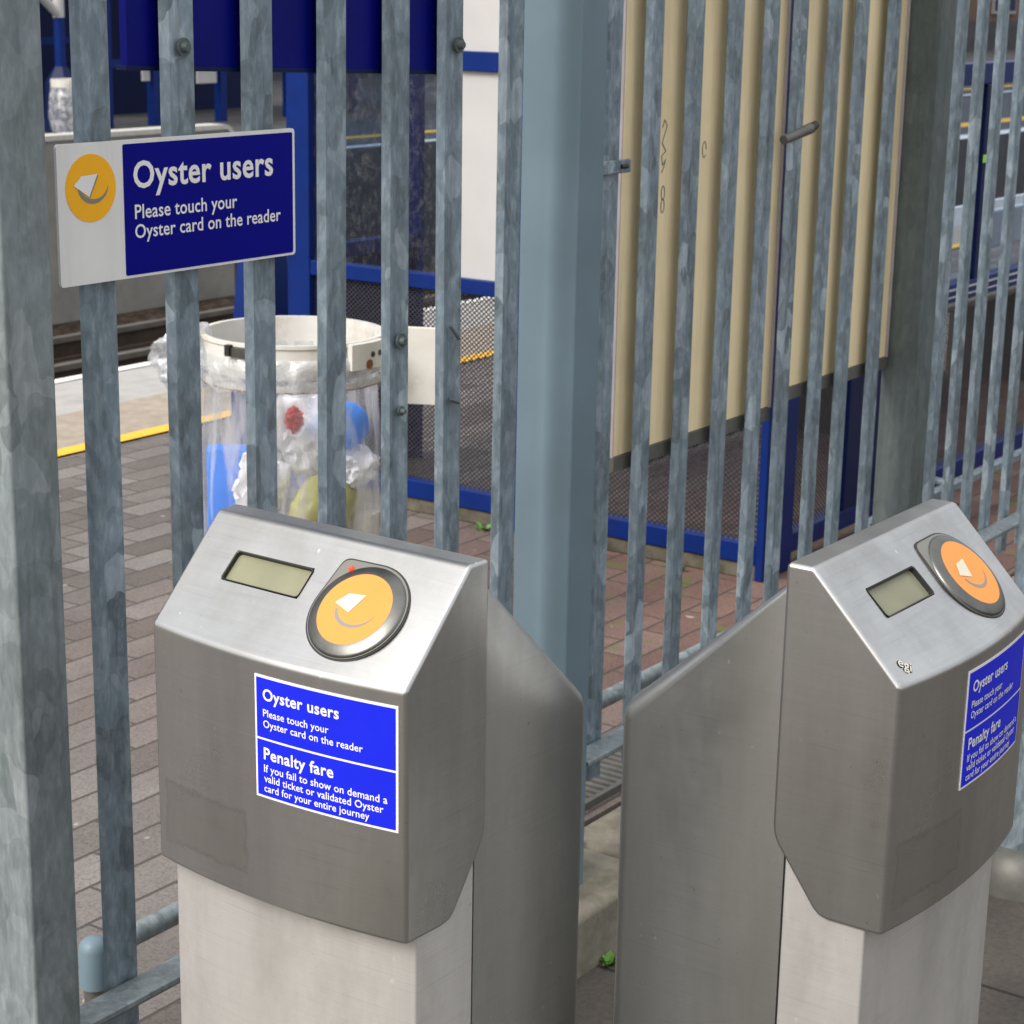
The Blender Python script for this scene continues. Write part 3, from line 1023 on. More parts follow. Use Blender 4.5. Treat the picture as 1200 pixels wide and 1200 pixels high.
fa = thing('palisade_fence', 'galvanised palisade fence section behind the left kiosk, carrying the fence sign', 'fence', (2.2, PY, 0.12), group='palisade fence sections')
pales(fa, [1.775, 1.925, 2.076, 2.225, 2.376, 2.515, 2.665], 0.155, 2.35, 0.062, {3: 0.004, 5: -0.005, 6: 0.002})
rail_angle(1.644, 2.776, 0.362, fa)
rail_angle(1.644, 2.776, 2.05, fa)
bolt(fa, 1.925, 1.612)
bolt(fa, 2.515, 1.607)
bolt(fa, 2.376, 1.173)
bolt(fa, 2.376, 1.065, r=0.005)
# two bent tie wires left on the pales by the bin
MB().tube((2.500, PY-0.010, 1.180), (2.518, PY-0.014, 1.158), 0.003, seg=8).build('tie_wire', M['galv_dark'], fa)
MB().tube((2.500, PY-0.010, 1.064), (2.520, PY-0.014, 1.056), 0.003, seg=8).build('tie_wire', M['galv_dark'], fa)

fc = thing('palisade_fence', 'galvanised palisade fence section at the right edge beyond the dark post', 'fence', (5.2, PY, 0.12), group='palisade fence sections')
pales(fc, [4.335, 4.434, 4.552, 4.674, 4.805, 4.936, 5.067, 5.20, 5.33, 5.46, 5.59, 5.72], 0.155, 2.35, 0.056)
rail_angle(4.262, 6.2, 0.372, fc)
rail_angle(4.262, 6.2, 2.05, fc)

# the gate: pales in front of two cream sheets
gt = thing('palisade_gate', 'galvanised palisade gate with cream sheets fixed behind its pales', 'gate', (3.5, PY, 0.12))
pales(gt, [2.965, 3.1, 3.241, 3.387, 3.527, 3.646, 3.794, 3.918, 4.072], 0.155, 2.35, 0.055)
rail_angle(2.862, 4.178, 0.352, gt)
rail_angle(2.862, 4.178, 2.05, gt)
for x0, x1, zb in ((3.034, 3.632, 0.868), (3.700, 4.184, 0.896)):
    p = MB().box(x0+0.003, x1-0.003, 1.902, 1.910, zb+0.001, 2.20).build('cream_sheet', M['cream'], gt)
    MB().box(x0, x0+0.003, 1.900, 1.914, zb, 2.20).box(x1-0.003, x1, 1.895, 1.914, zb, 2.20).build('sheet_edge', M['lilac'], p)
    MB().box(x0, x1, 1.897, 1.914, zb-0.026, zb).build('bottom_trim', M['trim'], p)
# pencil scrawl on the first sheet
def scrawl(pts, r=0.0007):
    mb = MB()
    for a, b in zip(pts, pts[1:]):
        mb.tube((a[0], 1.9012, a[1]), (b[0], 1.9012, b[1]), r, seg=6)
    return mb
p1 = [o for o in gt.children if o.name.startswith('cream_sheet')][0]
sc = []
x, z = 3.185, 1.46
pts = [(3.172, 1.452), (3.178, 1.466), (3.188, 1.455), (3.172, 1.425), (3.186, 1.410), (3.172, 1.402), (3.176, 1.385), (3.186, 1.395), (3.180, 1.380), (3.173, 1.372)]
s1_ = scrawl(pts)
s1_.build('scribble', M['trim'], p1)
for zc in (1.335, 1.312):
    s1_ = MB()
    ring = [(3.181+0.006*math.cos(a*0.7), zc+0.013*math.sin(a*0.7)) for a in range(10)]
    for a, b in zip(ring, ring[1:]):
        s1_.tube((a[0], 1.9012, a[1]), (b[0], 1.9012, b[1]), 0.0007, seg=6)
    s1_.build('scribble', M['trim'], p1)
s1_ = MB()
ring = [(3.325+0.007*math.cos(a*0.7), 1.405+0.015*math.sin(a*0.7)) for a in range(9)]
for a, b in zip(ring, ring[1:]):
    s1_.tube((a[0], 1.9012, a[1]), (b[0], 1.9012, b[1]), 0.0007, seg=6)
s1_.build('scribble', M['trim'], p1)
# hinge strap and drop latch
MB().box(2.855, 3.006, 1.862, 1.8690, 1.386, 1.409).build('hinge_strap', M['galv'], gt, bev=0.002)
MB().tube((2.972, 1.8615, 1.3975), (2.992, 1.8615, 1.3975), 0.004, seg=10).build('hinge_slot', M['black'], gt)
h = MB().tube((3.545, 1.852, 1.414), (3.642, 1.846, 1.432), 0.009, 0.011, seg=14).build('latch', M['trim'], gt, smooth=40)
MB().tube((3.640, 1.846, 1.4315), (3.662, 1.844, 1.4385), 0.011, 0.008, seg=14).build('latch_tip', M['black'], h, smooth=40)

# ------------------------------------------------------------------ sign on the fence
sg = thing('fence_sign', 'white and blue notice board with an orange disc, fixed across three pales of the fence', 'sign', (1.91, 1.86, 1.33))
SY = 1.860
fp = lambda x, z, d: Vector((x, SY-d, z))
def flat(pts, d0, d1):
    mb = MB()
    A = [mb.b.verts.new(fp(x, z, d0)) for x, z in pts]
    B = [mb.b.verts.new(fp(x, z, d1)) for x, z in pts]
    mb.b.faces.new(B)
    mb.b.faces.new(A[::-1])
    n = len(pts)
    for i in range(n):
        mb.b.faces.new((A[i], A[(i+1) % n], B[(i+1) % n], B[i]))
    return mb
board = flat(rounded(1.694, 2.126, 1.329, 1.5015, 0.005), -0.004, 0.0).build('board', M['sign_white'], sg)
flat(rounded(1.803, 2.121, 1.3325, 1.4965, 0.003), 0.0, 0.0006).build('blue_panel', M['sign_blue'], sg)
dc, dr = (1.748, 1.4465), 0.0415
disc = flat([(dc[0]+dr*math.cos(2*math.pi*i/64), dc[1]+dr*math.sin(2*math.pi*i/64)) for i in range(64)], 0.0, 0.0006).build('amber_disc', M['amber'], sg)
mb = MB()
sw = swoosh((1.752, 1.4515), 0.0215, 195, 365, 0.0075, sx=1.15)
for k in range(len(sw)//2-1):
    mb.b.faces.new([mb.b.verts.new(fp(x, z, 0.0009)) for x, z in (sw[k], sw[k+1], sw[-2-k], sw[-1-k])])
mb.build('swoosh', M['ink_grey'], disc)
mb = MB()
mb.b.faces.new([mb.b.verts.new(fp(x, z, 0.0012)) for x, z in ((1.7585, 1.4630), (1.7600, 1.4605), (1.7455, 1.4345), (1.7440, 1.4360))])
mb.build('card_edge', M['ink_grey'], disc)
mb = MB()
mb.b.faces.new([mb.b.verts.new(fp(x, z, 0.0014)) for x, z in ((1.732, 1.4620), (1.7585, 1.4630), (1.7440, 1.4360), (1.719, 1.4510))])
mb.build('card', M['white'], disc)
lettering([("Oyster users", 1.8195, 1.4415, 0.261, 0.020), ("Please touch your", 1.8205, 1.4030, 0.188, 0.011), ("Oyster card on the reader", 1.8200, 1.3785, 0.275, 0.011)],
          lambda x, y: fp(x, y, 0.0010), M['white'], 'lettering', sg)
MB().box(1.74, 2.09, 1.8645, 1.8705, 1.44, 1.465).box(1.74, 2.09, 1.8645, 1.8705, 1.36, 1.385).build('back_strap', M['galv_dark'], sg)

# blue sheet sign seen from behind, fixed on the platform side of the pales
bb = thing('sign_board', 'plain dark blue back of a board hung behind the pales above the fence sign', 'sign board', (2.19, 1.91, 1.58))
mb = MB()
mb.poly([(1.850, 1.895, 1.590), (2.548, 1.895, 1.567), (2.548, 1.895, 2.16), (1.850, 1.895, 2.18)], (0, 0.012, 0))
mb.build('panel', M['blue_board'], bb)
mb = MB()
mb.poly([(1.846, 1.893, 1.584), (2.552, 1.893, 1.561), (2.552, 1.893, 1.567), (1.846, 1.893, 1.590)], (0, 0.018, 0))
mb.build('edge_trim', M['navy'], bb)

# ------------------------------------------------------------------ low tubular barrier and post right
tb = thing('tube_barrier', 'low galvanised tube rail with a round capped stub, running behind the fence foot', 'barrier', (1.87, 2.03, 0.12))
MB().tube((1.88, 2.03, 0.317), (4.1, 2.03, 0.317), 0.0165, seg=20).build('rail_tube', M['galv_post'], tb, smooth=40)
MB().tube((1.862, 2.03, 0.12), (1.862, 2.03, 0.268), 0.0165, seg=20).build('stub', M['rail'], tb, smooth=40)
MB().tube((4.1, 2.03, 0.12), (4.1, 2.03, 0.317), 0.0165, seg=20).build('stub', M['rail'], tb, smooth=40)
mb = MB()
prof = [(0.0, 0.345), (0.008, 0.344), (0.015, 0.341), (0.020, 0.335), (0.0225, 0.326), (0.0225, 0.268), (0.0, 0.268)]
mb.lathe(prof, 1.862, 2.03, 28)
mb.build('cap', M['galv_smooth'], tb, smooth=40)

dg = thing('drain_grate', 'dark slotted drain grate in the paving just behind the fence foot', 'drain grate', (3.2, 2.09, 0.12))
mb = MB()
for i in range(30):
    x = 2.95+i*0.025
    mb.box(x, x+0.012, 2.01, 2.17, 0.118, 0.134)
mb.box(2.93, 3.71, 2.0, 2.012, 0.118, 0.135).box(2.93, 3.71, 2.168, 2.18, 0.118, 0.135)
mb.build('grate', M['trim'], dg)

sp_ = thing('guard_post', 'pale galvanised post on a rounded foot at the right edge, standing on the forecourt slabs', 'post', (3.60, 1.27, 0.0))
MB().box(3.555, 3.645, 1.235, 1.325, 0.03, 1.05).build('shaft', M['galv'], sp_, bev=0.006)
mb = MB()
prof = [(0.0, 0.085), (0.055, 0.085), (0.075, 0.07), (0.09, 0.04), (0.095, 0.0)]
mb.lathe(prof, 3.60, 1.28, 28)
mb.build('foot', M['trim'], sp_, smooth=40)

# ------------------------------------------------------------------ shelter
def mesh_panel(org, ua, ub, la, lb, name, parent, pitch=0.0125, wdt=0.0040):
    """expanded metal: two sets of crossing strands clipped to a rectangle"""
    org, ua, ub = Vector(org), Vector(ua), Vector(ub)
    nn = ua.cross(ub)
    mb = MB()
    m = 0.85
    for sgn, off in ((1, 0.0), (-1, 0.0016)):
        n = int((lb+m*la)/0.0145)+3
        for k in range(-2, n):
            c = k*0.0145
            # line: b = sgn*m*a + c (shifted for sgn=+1)
            if sgn > 0:
                c0 = c-m*la
                a0 = max(0, -c0/m); a1 = min(la, (lb-c0)/m)
                if a1 <= a0: continue
                p, q = (a0, c0+m*a0), (a1, c0+m*a1)
            else:
                a0 = max(0, (c-lb)/m); a1 = min(la, c/m)
                if a1 <= a0: continue
                p, q = (a0, c-m*a0), (a1, c-m*a1)
            d = Vector((q[0]-p[0], q[1]-p[1])).normalized()
            s = Vector((-d.y, d.x))*wdt/2
            mb.b.faces.new([mb.b.verts.new(org+ua*x+ub*y+nn*off) for x, y in
                            ((p[0]-s.x, p[1]-s.y), (q[0]-s.x, q[1]-s.y), (q[0]+s.x, q[1]+s.y), (p[0]+s.x, p[1]+s.y))])
    return mb.build(name, M['mesh'], parent)

sh = thing('platform_shelter', 'blue framed platform shelter with dark mesh below and glass and white panels above', 'shelter', (4.8, 3.3, 0.12))
SX = 4.75
def sbox(name, mat, *a, bev=0.004):
    return MB().box(*a).build(name, M[mat], sh, bev=bev)
sbox('post', 'blue', 4.75, 4.85, 2.48, 2.505, 0.12, 2.55)
sbox('post', 'blue', 4.75, 4.81, 3.300, 3.345, 0.12, 2.55)
sbox('post', 'blue', 4.75, 4.83, 4.10, 4.19, 0.12, 2.55)
for y0, y1 in ((2.505, 3.300), (3.345, 4.10)):
    sbox('bottom_beam', 'blue', 4.752, 4.80, y0, y1, 0.165, 0.222)
    sbox('mid_beam', 'blue', 4.752, 4.80, y0, y1, 0.812, 0.858)
    sbox('top_beam', 'blue', 4.752, 4.80, y0, y1, 1.452, 1.508)
    mesh_panel((4.775, y0, 0.222), (0, 1, 0), (0, 0, 1), y1-y0, 0.590, 'mesh_panel', sh)
sbox('white_panel', 'panel_white', 4.77, 4.785, 3.345, 3.585, 0.858, 1.452, bev=0)
sbox('white_panel', 'panel_white', 4.77, 4.785, 3.345, 4.10, 1.508, 2.50, bev=0)
sbox('white_panel', 'panel_white', 4.77, 4.785, 2.505, 3.30, 1.508, 2.50, bev=0)
sbox('mullion', 'panel_white', 4.765, 4.79, 3.585, 3.600, 0.858, 1.452, bev=0)
sbox('glass_pane', 'glass', 4.774, 4.782, 3.600, 4.10, 0.858, 1.452, bev=0)
sbox('glass_pane', 'glass', 4.774, 4.782, 2.505, 3.30, 0.858, 1.452, bev=0)
MB().box(4.76, 4.84, 2.50, 4.15, 0.119, 0.163).build('plinth', M['mossy'], sh, bev=0.006)
# back wall along the fence
sbox('steel_plate', 'blue', 4.85, 4.925, 2.482, 2.50, 0.12, 0.81)
mesh_panel((4.925, 2.50, 0.222), (1, 0, 0), (0, 0, 1), 0.32, 0.53, 'mesh_panel', sh)
sbox('navy_panel', 'navy', 5.245, 5.50, 2.484, 2.51, 0.222, 0.752)
mesh_panel((5.50, 2.50, 0.222), (1, 0, 0), (0, 0, 1), 2.5, 0.53, 'mesh_panel', sh)
sbox('back_beam', 'blue', 4.85, 8.0, 2.486, 2.54, 0.165, 0.222)
sbox('back_beam', 'blue', 4.85, 8.0, 2.486, 2.54, 0.752, 0.812)
sbox('back_beam', 'blue', 4.85, 8.0, 2.486, 2.54, 1.42, 1.485)
sbox('beam_strip', 'panel_white', 4.85, 8.0, 2.480, 2.486, 0.792, 0.797, bev=0)
sbox('beam_strip', 'panel_white', 4.85, 8.0, 2.480, 2.486, 0.770, 0.774, bev=0)
for x in (6.10, 7.2):
    sbox('post', 'navy', x, x+0.07, 2.486, 2.54, 0.812, 1.42)
sbox('lime_tape', 'lime', 6.102, 6.168, 2.4835, 2.486, 1.178, 1.202, bev=0)
for x0, x1 in ((4.85, 6.10), (6.17, 7.2), (7.27, 8.0)):
    sbox('glass_pane', 'glass', x0, x1, 2.508, 2.514, 0.812, 1.42, bev=0)
sbox('post', 'blue', 7.93, 8.0, 2.49, 2.54, 1.485, 2.55)
sbox('foot_rail', 'galv', 4.99, 8.0, 2.28, 2.31, 0.25, 0.275)
sbox('foot_rail_bracket', 'galv', 5.6, 5.64, 2.31, 2.486, 0.255, 0.27)
# far return wing and the roof
sbox('post', 'blue', 5.33, 5.36, 4.12, 4.19, 0.12, 2.55)
sbox('return_panel', 'navy', 4.83, 5.33, 4.145, 4.165, 0.13, 0.84, bev=0)
sbox('return_beam', 'blue', 4.83, 5.33, 4.13, 4.18, 0.84, 0.89)
sbox('glass_pane', 'glass', 4.83, 5.33, 4.15, 4.158, 0.89, 2.45, bev=0)
sbox('roof', 'clear_roof', 4.7, 8.1, 2.44, 4.3, 2.60, 2.61, bev=0)
sbox('roof_frame', 'blue', 4.7, 8.1, 2.44, 2.50, 2.55, 2.60)
sbox('roof_frame', 'blue', 4.7, 8.1, 4.16, 4.22, 2.55, 2.60)
for x in (6.9, 8.0):
    pass
bn_ = thing('bench', 'perforated silver bench standing inside the platform shelter', 'bench', (6.9, 3.1, 0.12))
MB().box(7.38, 8.3, 3.00, 3.03, 0.73, 0.88).build('backrest', M['sign_white'], bn_, bev=0.01)
MB().box(6.5, 8.3, 3.05, 3.42, 0.50, 0.53).build('seat', M['rail'], bn_, bev=0.01)
MB().box(6.62, 7.08, 3.0, 3.05, 0.50, 1.06).build('seat_shell', M['taupe'], bn_, bev=0.022, seg=4)
MB().box(5.6, 7.8, 3.43, 3.45, 0.14, 0.60).build('dark_interior_sheet', M['navy'], bn_)  # added dark sheet standing in for the shade inside the shelter behind the mesh
for x in (6.6, 8.1):
    MB().box(x, x+0.05, 3.03, 3.40, 0.12, 0.50).box(x, x+0.05, 3.031, 3.07, 0.50, 0.80).build('leg', M['trim'], bn_, bev=0.004)

# ------------------------------------------------------------------ litter bin: hoop holder with a clear sack
BX, BY, BZ, BR_ = 3.586, 3.148, 0.893, 0.212
bn = thing('litter_bin', 'cream hoop litter bin holding a clear sack, standing behind the fence', 'litter bin', (BX, BY, 0.12))
hoop = MB()
hoop.lathe([(BR_, BZ-0.085), (BR_+0.004, BZ-0.08), (BR_+0.004, BZ-0.012), (BR_+0.008, BZ-0.008), (BR_+0.008, BZ), (BR_-0.006, BZ), (BR_-0.006, BZ-0.085)], BX, BY, 72, close=True)
hoop.build('hoop', M['bin_white'], bn, smooth=35)
lower = MB()
lower.lathe([(BR_+0.002, BZ-0.108), (BR_+0.007, BZ-0.108), (BR_+0.007, BZ-0.094), (BR_+0.002, BZ-0.094)], BX, BY, 72, close=True)
lower.build('lower_ring', M['bin_white'], bn, smooth=35)
lower = MB()
lower.lathe([(BR_+0.003, BZ-0.111), (BR_+0.0075, BZ-0.111), (BR_+0.0075, BZ-0.108), (BR_+0.003, BZ-0.108)], BX, BY, 72, close=True)
lower.build('rust_line', M['rust'], bn, smooth=35)
def on_hoop(ang, r, z):
    return (BX+r*math.cos(ang), BY+r*math.sin(ang), z)
vang = math.atan2(-BY, -BX)                    # towards the camera
# clasp left of centre, hinge bracket and arm on the right
ca = vang-0.62
def block(parent, name, mat, ang, dang, r0, r1, z0, z1, n=6):
    mb = MB()
    pts = [on_hoop(ang-dang+2*dang*i/n, r1, z0) for i in range(n+1)]+[on_hoop(ang+dang-2*dang*i/n, r0, z0) for i in range(n+1)]
    mb.poly(pts, (0, 0, z1-z0))
    return mb.build(name, M[mat], parent)
cl = block(bn, 'clasp', 'clip', vang-0.47, 0.20, BR_+0.004, BR_+0.016, BZ-0.032, BZ-0.010)
block(cl, 'clasp_lever', 'black', vang-0.70, 0.03, BR_+0.004, BR_+0.022, BZ-0.030, BZ-0.004)
ha = vang+0.86
hb = block(bn, 'hinge_bracket', 'bin_white', ha, 0.26, BR_+0.008, BR_+0.026, BZ-0.062, BZ-0.002)
for k in (0.02, 0.14):
    p = Vector(on_hoop(ha+k, BR_+0.0255, BZ-0.03)); q = Vector(on_hoop(ha+k, BR_+0.0275, BZ-0.03))
    MB().tube(p, q, 0.007, seg=14).build('bolt_hole', M['black'], hb)
p = Vector(on_hoop(ha-0.03, BR_+0.0262, BZ-0.052)); q = Vector(on_hoop(ha-0.03, BR_+0.0268, BZ-0.052))
MB().tube(p, q, 0.012, seg=10).build('rust_patch', M['rust'], hb)
pl = MB()
A_, B_ = Vector((3.708, 2.955, 0)), Vector((3.775, 2.815, 0))
dn = (B_-A_).normalized()
nrm = Vector((-dn.y, dn.x, 0))*0.006
quad = [A_-nrm, B_-nrm, B_+nrm, A_+nrm]
pl.poly([(q.x, q.y, 0.725) for q in quad], (0, 0, 0.185))
pl.build('mounting_plate', M['bin_white'], bn, bev=0.002)
MB().tube((3.790, 2.838, 0.12), (3.790, 2.838, 0.90), 0.012, seg=20).build('stand_post', M['bin_white'], bn, smooth=40)
MB().box(3.70, 3.86, 2.72, 2.88, 0.12, 0.132).build('stand_foot', M['bin_white'], bn, bev=0.003)

def fold(a, z, k):
    n = noise.noise(Vector((math.cos(a)*5, math.sin(a)*5, z*2.5)))
    n2 = noise.noise(Vector((math.cos(a)*14, math.sin(a)*14, z*5)))
    return 0.014*n+0.006*n2, 0.0
sack = MB()
prof = [(BR_-0.008, BZ-0.06), (BR_-0.010, BZ-0.10), (BR_-0.012, BZ-0.13), (BR_-0.010, BZ-0.18), (BR_-0.006, BZ-0.24), (BR_, BZ-0.32), (BR_+0.003, BZ-0.40), (BR_, BZ-0.50), (BR_-0.03, BZ-0.60), (BR_-0.09, BZ-0.66), (0.02, BZ-0.68)]
sack.lathe(prof, BX, BY, 110, fold)
bag = tag(sack.build('refuse_sack', M['film'], None, smooth=60), 'clear plastic refuse sack hanging from the cream hoop of the near bin', 'refuse sack')
cuff = MB()
def fold2(a, z, k):
    n = noise.noise(Vector((math.cos(a)*9, math.sin(a)*9, z*18)))
    n2 = noise.noise(Vector((math.cos(a)*26, math.sin(a)*22, z*60)))
    return (0.007*n+0.002*n2+0.004)*(0.3 if k < 1 else 1), 0.016*noise.noise(Vector((math.cos(a)*4, math.sin(a)*4, 3)))*(k/4)
cuff.lathe([(BR_+0.0075, BZ-0.034), (BR_+0.012, BZ-0.045), (BR_+0.016, BZ-0.06), (BR_+0.016, BZ-0.075), (BR_+0.014, BZ-0.112)], BX, BY, 160, fold2)
c1 = cuff.build('sack_cuff', M['film_thick'], bag, smooth=60)
# bunched end of the sack, sticking out on the left
la = vang-1.42
p = on_hoop(la, BR_+0.045, BZ-0.055)
MB().blob(p, (0.070, 0.070, 0.085), 0.34, 1.9, 3, 5).build('bunched_end', M['film_thick'], bag, smooth=60)
# contents
def rel(side, fwd, z):
    """side: to the right as seen from the camera, fwd: away from it"""
    r_ = Vector((0.66, -0.75, 0)); f_ = Vector((0.75, 0.66, 0))
    return Vector((BX, BY, 0))+r_*side+f_*fwd+Vector((0, 0, z))
L_ = lambda nm, lab, mat, c, rad, amp, fr, sd: tag(MB().blob(c, rad, amp, fr, sd, 4).build(nm, M[mat], None, smooth=45), lab, 'litter', 'litter inside the clear sack')
ROOTB = bn
q = MB()
c = rel(-0.172, -0.01, 0)
q.box(-0.035, 0.065, -0.03, 0.03, 0.30, 0.615)
rot = Matrix.Rotation(math.atan2(-0.75, 0.66), 4, 'Z')
for v in q.b.verts:
    v.co = rot @ v.co
    v.co += Vector((c.x, c.y, 0))
tag(q.build('carton', M['t_blue'], None, bev=0.006), 'bright blue carton standing at the left of the clear sack', 'litter', 'litter inside the clear sack')
L_('wrapper', 'crumpled white wrapper leaning right of the blue carton in the sack', 't_white', rel(-0.075, -0.08, 0.545), (0.075, 0.05, 0.085), 0.5, 2.0, 1)
L_('wrapper', 'pale red printed wrapper near the top of the sack', 't_red', rel(0.000, -0.06, 0.690), (0.024, 0.02, 0.030), 0.5, 2.2, 2)
L_('wrapper', 'large white crumpled wrapper in the middle of the sack', 't_white', rel(0.030, 0.03, 0.635), (0.105, 0.08, 0.115), 0.4, 1.7, 4)
L_('bottle_cap', 'bright blue rounded container at the right of the sack', 't_blue', rel(0.125, -0.06, 0.675), (0.058, 0.05, 0.058), 0.08, 1.2, 5)
L_('wrapper', 'white wrapper bunched under the blue container at the right of the sack', 't_white', rel(0.135, -0.05, 0.575), (0.07, 0.06, 0.055), 0.4, 1.8, 8)
L_('carrier_bag', 'olive yellow carrier bag at the bottom right of the sack', 't_olive', rel(0.070, -0.085, 0.47), (0.115, 0.06, 0.095), 0.18, 1.4, 6)
cupc = rel(0.165, -0.05, 0)
tag(MB().lathe([(0.0, 0.36), (0.032, 0.36), (0.040, 0.455), (0.040, 0.462), (0.0, 0.462)], cupc.x, cupc.y, 28).build('paper_cup', M['t_cup'], None, smooth=40),
    'pale drinks cup at the lower right of the clear sack', 'litter', 'litter inside the clear sack')

# ------------------------------------------------------------------ blue lamp column behind the bin
lc = thing('lamp_column', 'blue lamp column with a flared base, on the platform between the near bin and the edge', 'lamp column', (5.19, 4.69, 0.12))
mb = MB()
for (w0, z) in ():
    pass
def taper(sec):
    mb = MB()
    rings = []
    for hw, z in sec:
        rings.append([mb.b.verts.new((5.19+x*hw, 4.69+y*hw, z)) for x, y in ((-1, -1), (1, -1), (1, 1), (-1, 1))])
    for A, B in zip(rings, rings[1:]):
        for i in range(4):
            mb.b.faces.new((A[i], A[(i+1) % 4], B[(i+1) % 4], B[i]))
    mb.b.faces.new(rings[0][::-1]); mb.b.faces.new(rings[-1])
    return mb
taper([(0.085, 0.12), (0.082, 0.46), (0.058, 0.82), (0.044, 0.86)]).build('base', M['blue'], lc, bev=0.006)
MB().tube((5.19, 4.69, 0.85), (5.19, 4.69, 4.6), 0.042, 0.034, seg=24).build('shaft', M['blue'], lc, smooth=40)
MB().tube((5.19, 4.69, 4.6), (5.0, 5.2, 4.75), 0.025, 0.02, seg=12).box(4.90, 5.06, 5.05, 5.45, 4.72, 4.80).build('lantern', M['far_grey'], lc)

# ------------------------------------------------------------------ across the tracks
wl = thing('trackside_barrier', 'long grey barrier with a pale top edge across the tracks, behind the fence sign', 'barrier', (5, 12.4, -1.05))
mb = MB()
r = 0.10
pts = [(-25, 12.40, -1.06), (13.35, 12.40, -1.06)] + [(13.35-r+r*math.cos(R(a)), 12.40, 0.44-r+r*math.sin(R(a))) for a in range(0, 91, 15)] + [(-25, 12.40, 0.44)]
mb.poly(pts, (0, 0.16, 0))
mb.build('wall', M['wall_grey'], wl)
mb = MB()
out = [(13.35-r+(r+0.012)*math.cos(R(a)), 0.44-r+(r+0.012)*math.sin(R(a))) for a in range(0, 91, 15)]
inn = [(13.35-r+(r-0.03)*math.cos(R(a)), 0.44-r+(r-0.03)*math.sin(R(a))) for a in range(0, 91, 15)]
strip_o = [(13.362, -0.2)] + out + [(-25, 0.452)]
strip_i = [(13.32, -0.2)] + inn + [(-25, 0.41)]
for k in range(len(strip_o)-1):
    a, b, c, d = strip_o[k], strip_o[k+1], strip_i[k+1], strip_i[k]
    mb.poly([(p_[0], 12.385, p_[1]) for p_ in (a, b, c, d)], (0, 0.19, 0))
mb.build('coping', M['wall_cap'], wl)

fb = thing('far_shelter', 'blue framed waiting shelter with a white panel on the far platform', 'shelter', (17, 16.5, 0.12))
def fbox(name, mat, *a):
    return MB().box(*a).build(name, M[mat], fb)
for x in (15.30, 16.0, 17.05, 18.2, 19.4):
    fbox('post', 'blue', x, x+0.10, 16.0, 16.1, 0.12, 2.7)
for z in (0.75, 2.3):
    fbox('beam', 'blue', 15.30, 19.5, 15.99, 16.02, z, z+0.09)
fbox('white_panel', 'panel_white', 16.72, 17.02, 16.03, 16.06, 0.55, 1.2)
fbox('white_panel', 'panel_white', 15.88, 15.98, 16.03, 16.06, 0.60, 1.3)
fbox('white_panel', 'panel_white', 18.3, 18.6, 16.03, 16.06, 0.4, 2.2)
fbox('back_panel', 'navy', 15.30, 19.5, 17.6, 17.65, 0.12, 2.6)
fbox('roof', 'navy', 15.1, 19.7, 15.7, 17.9, 2.7, 2.85)

# pale column with braces, railing and bin far left
lc2 = thing('lamp_column', 'slim far blue post with a flared base and white braces at the top left', 'lamp column', (14.68, 16.0, 0.12))
MB().tube((14.68, 16.0, 0.12), (14.68, 16.0, 0.62), 0.20, 0.17, seg=6).tube((14.68, 16.0, 0.62), (14.68, 16.0, 0.78), 0.17, 0.07, seg=6).build('base', M['navy'], lc2)
MB().tube((14.68, 16.0, 0.78), (14.68, 16.0, 1.27), 0.055, seg=16).build('shaft', M['blue'], lc2)
MB().tube((14.68, 16.0, 1.27), (14.68, 16.0, 4.0), 0.058, seg=16).tube((14.66, 15.99, 1.30), (14.1, 15.97, 1.75), 0.045, seg=12).build('white_brace', M['panel_white'], lc2)
rl = thing('far_railing', 'dark blue railing on the far platform at the top left', 'railing', (14.5, 16.6, 0.12))
for x in (13.6, 14.52, 15.25):
    MB().box(x, x+0.12, 16.6, 16.68, 0.12, 2.2).build('upright', M['navy'], rl)
for z in (0.98, 1.55):
    MB().box(13.6, 15.4, 16.56, 16.6, z, z+0.07).build('bar', M['blue'], rl)
fbn = thing('far_bin', 'far hoop bin with a white sack on the opposite platform', 'litter bin', (14.40, 15.6, 0.12))
MB().lathe([(0.165, 0.60), (0.17, 0.60), (0.17, 0.68), (0.165, 0.68)], 14.40, 15.6, 28, close=True).build('hoop', M['bin_white'], fbn)
MB().lathe([(0.16, 0.62), (0.18, 0.5), (0.20, 0.3), (0.17, 0.16), (0.05, 0.14)], 14.40, 15.6, 40, fold).build('sack', M['film_thick'], fbn, smooth=60)
MB().tube((14.6, 15.7, 0.12), (14.6, 15.7, 0.7), 0.03, seg=10).build('stand_post', M['navy'], fbn)

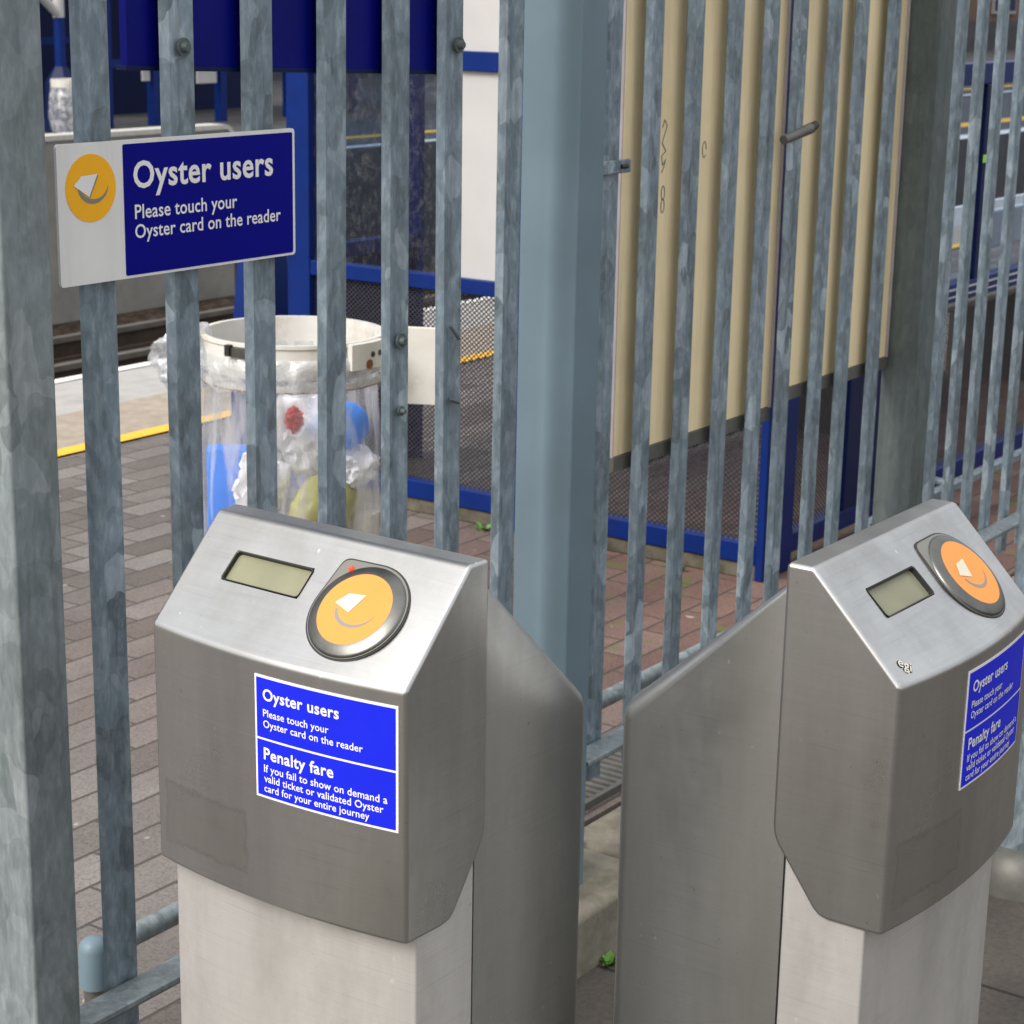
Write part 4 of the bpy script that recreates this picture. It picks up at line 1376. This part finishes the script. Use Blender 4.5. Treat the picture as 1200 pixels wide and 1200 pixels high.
# far station building
sb = thing('station_building', 'brown brick station building far across the tracks', 'building', (30, 22, 0.12))
MB().box(8, 90, 22, 30, 0.12, 7.5).build('wall', M['brick'], sb)
MB().box(7.6, 90.4, 21.6, 30.4, 7.5, 7.9).build('roof', M['navy'], sb)
MB().box(8, 90, 21.94, 21.999, 0.12, 0.9).build('plinth', M['asphalt'], sb)
x = 12.0
while x < 88:
    fr_ = MB().box(x, x+1.6, 21.93, 21.999, 1.1, 3.0).build('window', M['far_grey'], sb)
    MB().box(x+0.08, x+1.52, 21.915, 21.93, 1.18, 2.92).build('pane', M['navy'], fr_)
    x += 3.8
pw = thing('notice_wall', 'pale grey hoarding on the far platform at the top left edge', 'hoarding', (14.6, 19, 0.12))
MB().box(12.5, 18.2, 19.0, 19.1, 0.12, 1.55).build('panel', M['far_grey'], pw)
MB().box(12.5, 18.2, 18.97, 19.13, 1.55, 1.63).build('capping', M['wall_cap'], pw)

# ------------------------------------------------------------------ weeds
def weed(x, y, z, n, size, seed, label):
    rnd = random.Random(seed)
    t = thing('weed', label, 'weed', (x, y, z), group='weeds in the paving joints')
    mb = MB()
    for i in range(n):
        a = rnd.uniform(0, 6.28)
        l = size*rnd.uniform(0.5, 1.0)
        tilt = rnd.uniform(0.35, 1.2)
        d = Vector((math.cos(a)*math.sin(tilt), math.sin(a)*math.sin(tilt), math.cos(tilt)))
        sd = Vector((-math.sin(a), math.cos(a), 0))*l*0.26
        b0 = Vector((x+rnd.uniform(-1, 1)*size*0.35, y+rnd.uniform(-1, 1)*size*0.25, z))
        tip = b0+d*l+Vector((0, 0, -0.15*l))
        mid = b0+d*l*0.55
        vs = [mb.b.verts.new(p) for p in (b0, mid-sd, tip, mid+sd)]
        mb.b.faces.new(vs[:3]); mb.b.faces.new((vs[0], vs[2], vs[3]))
    mb.build('leaves', M['leaf'], t)
    return t
weed(2.815, 1.738, 0.0, 26, 0.030, 3, 'small bright green weed at the foot of the kerb between the kiosks')
weed(2.86, 1.86, 0.12, 14, 0.026, 4, 'tiny weed on top of the kerb behind the left kiosk')
weed(2.99, 1.93, 0.12, 16, 0.026, 9, 'tiny weed on the kerb at the foot of the first gate pale')
weed(3.85, 2.30, 0.12, 26, 0.04, 5, 'flat green weed on the red bricks behind the middle of the gate')
weed(4.15, 2.28, 0.12, 26, 0.035, 6, 'green weed on the bricks behind the far end of the gate')
weed(4.72, 3.40, 0.12, 12, 0.045, 7, 'thin weed growing under the mesh beside the bin')
weed(4.72, 2.72, 0.12, 12, 0.03, 8, 'small weed under the shelter bottom beam behind the gate')
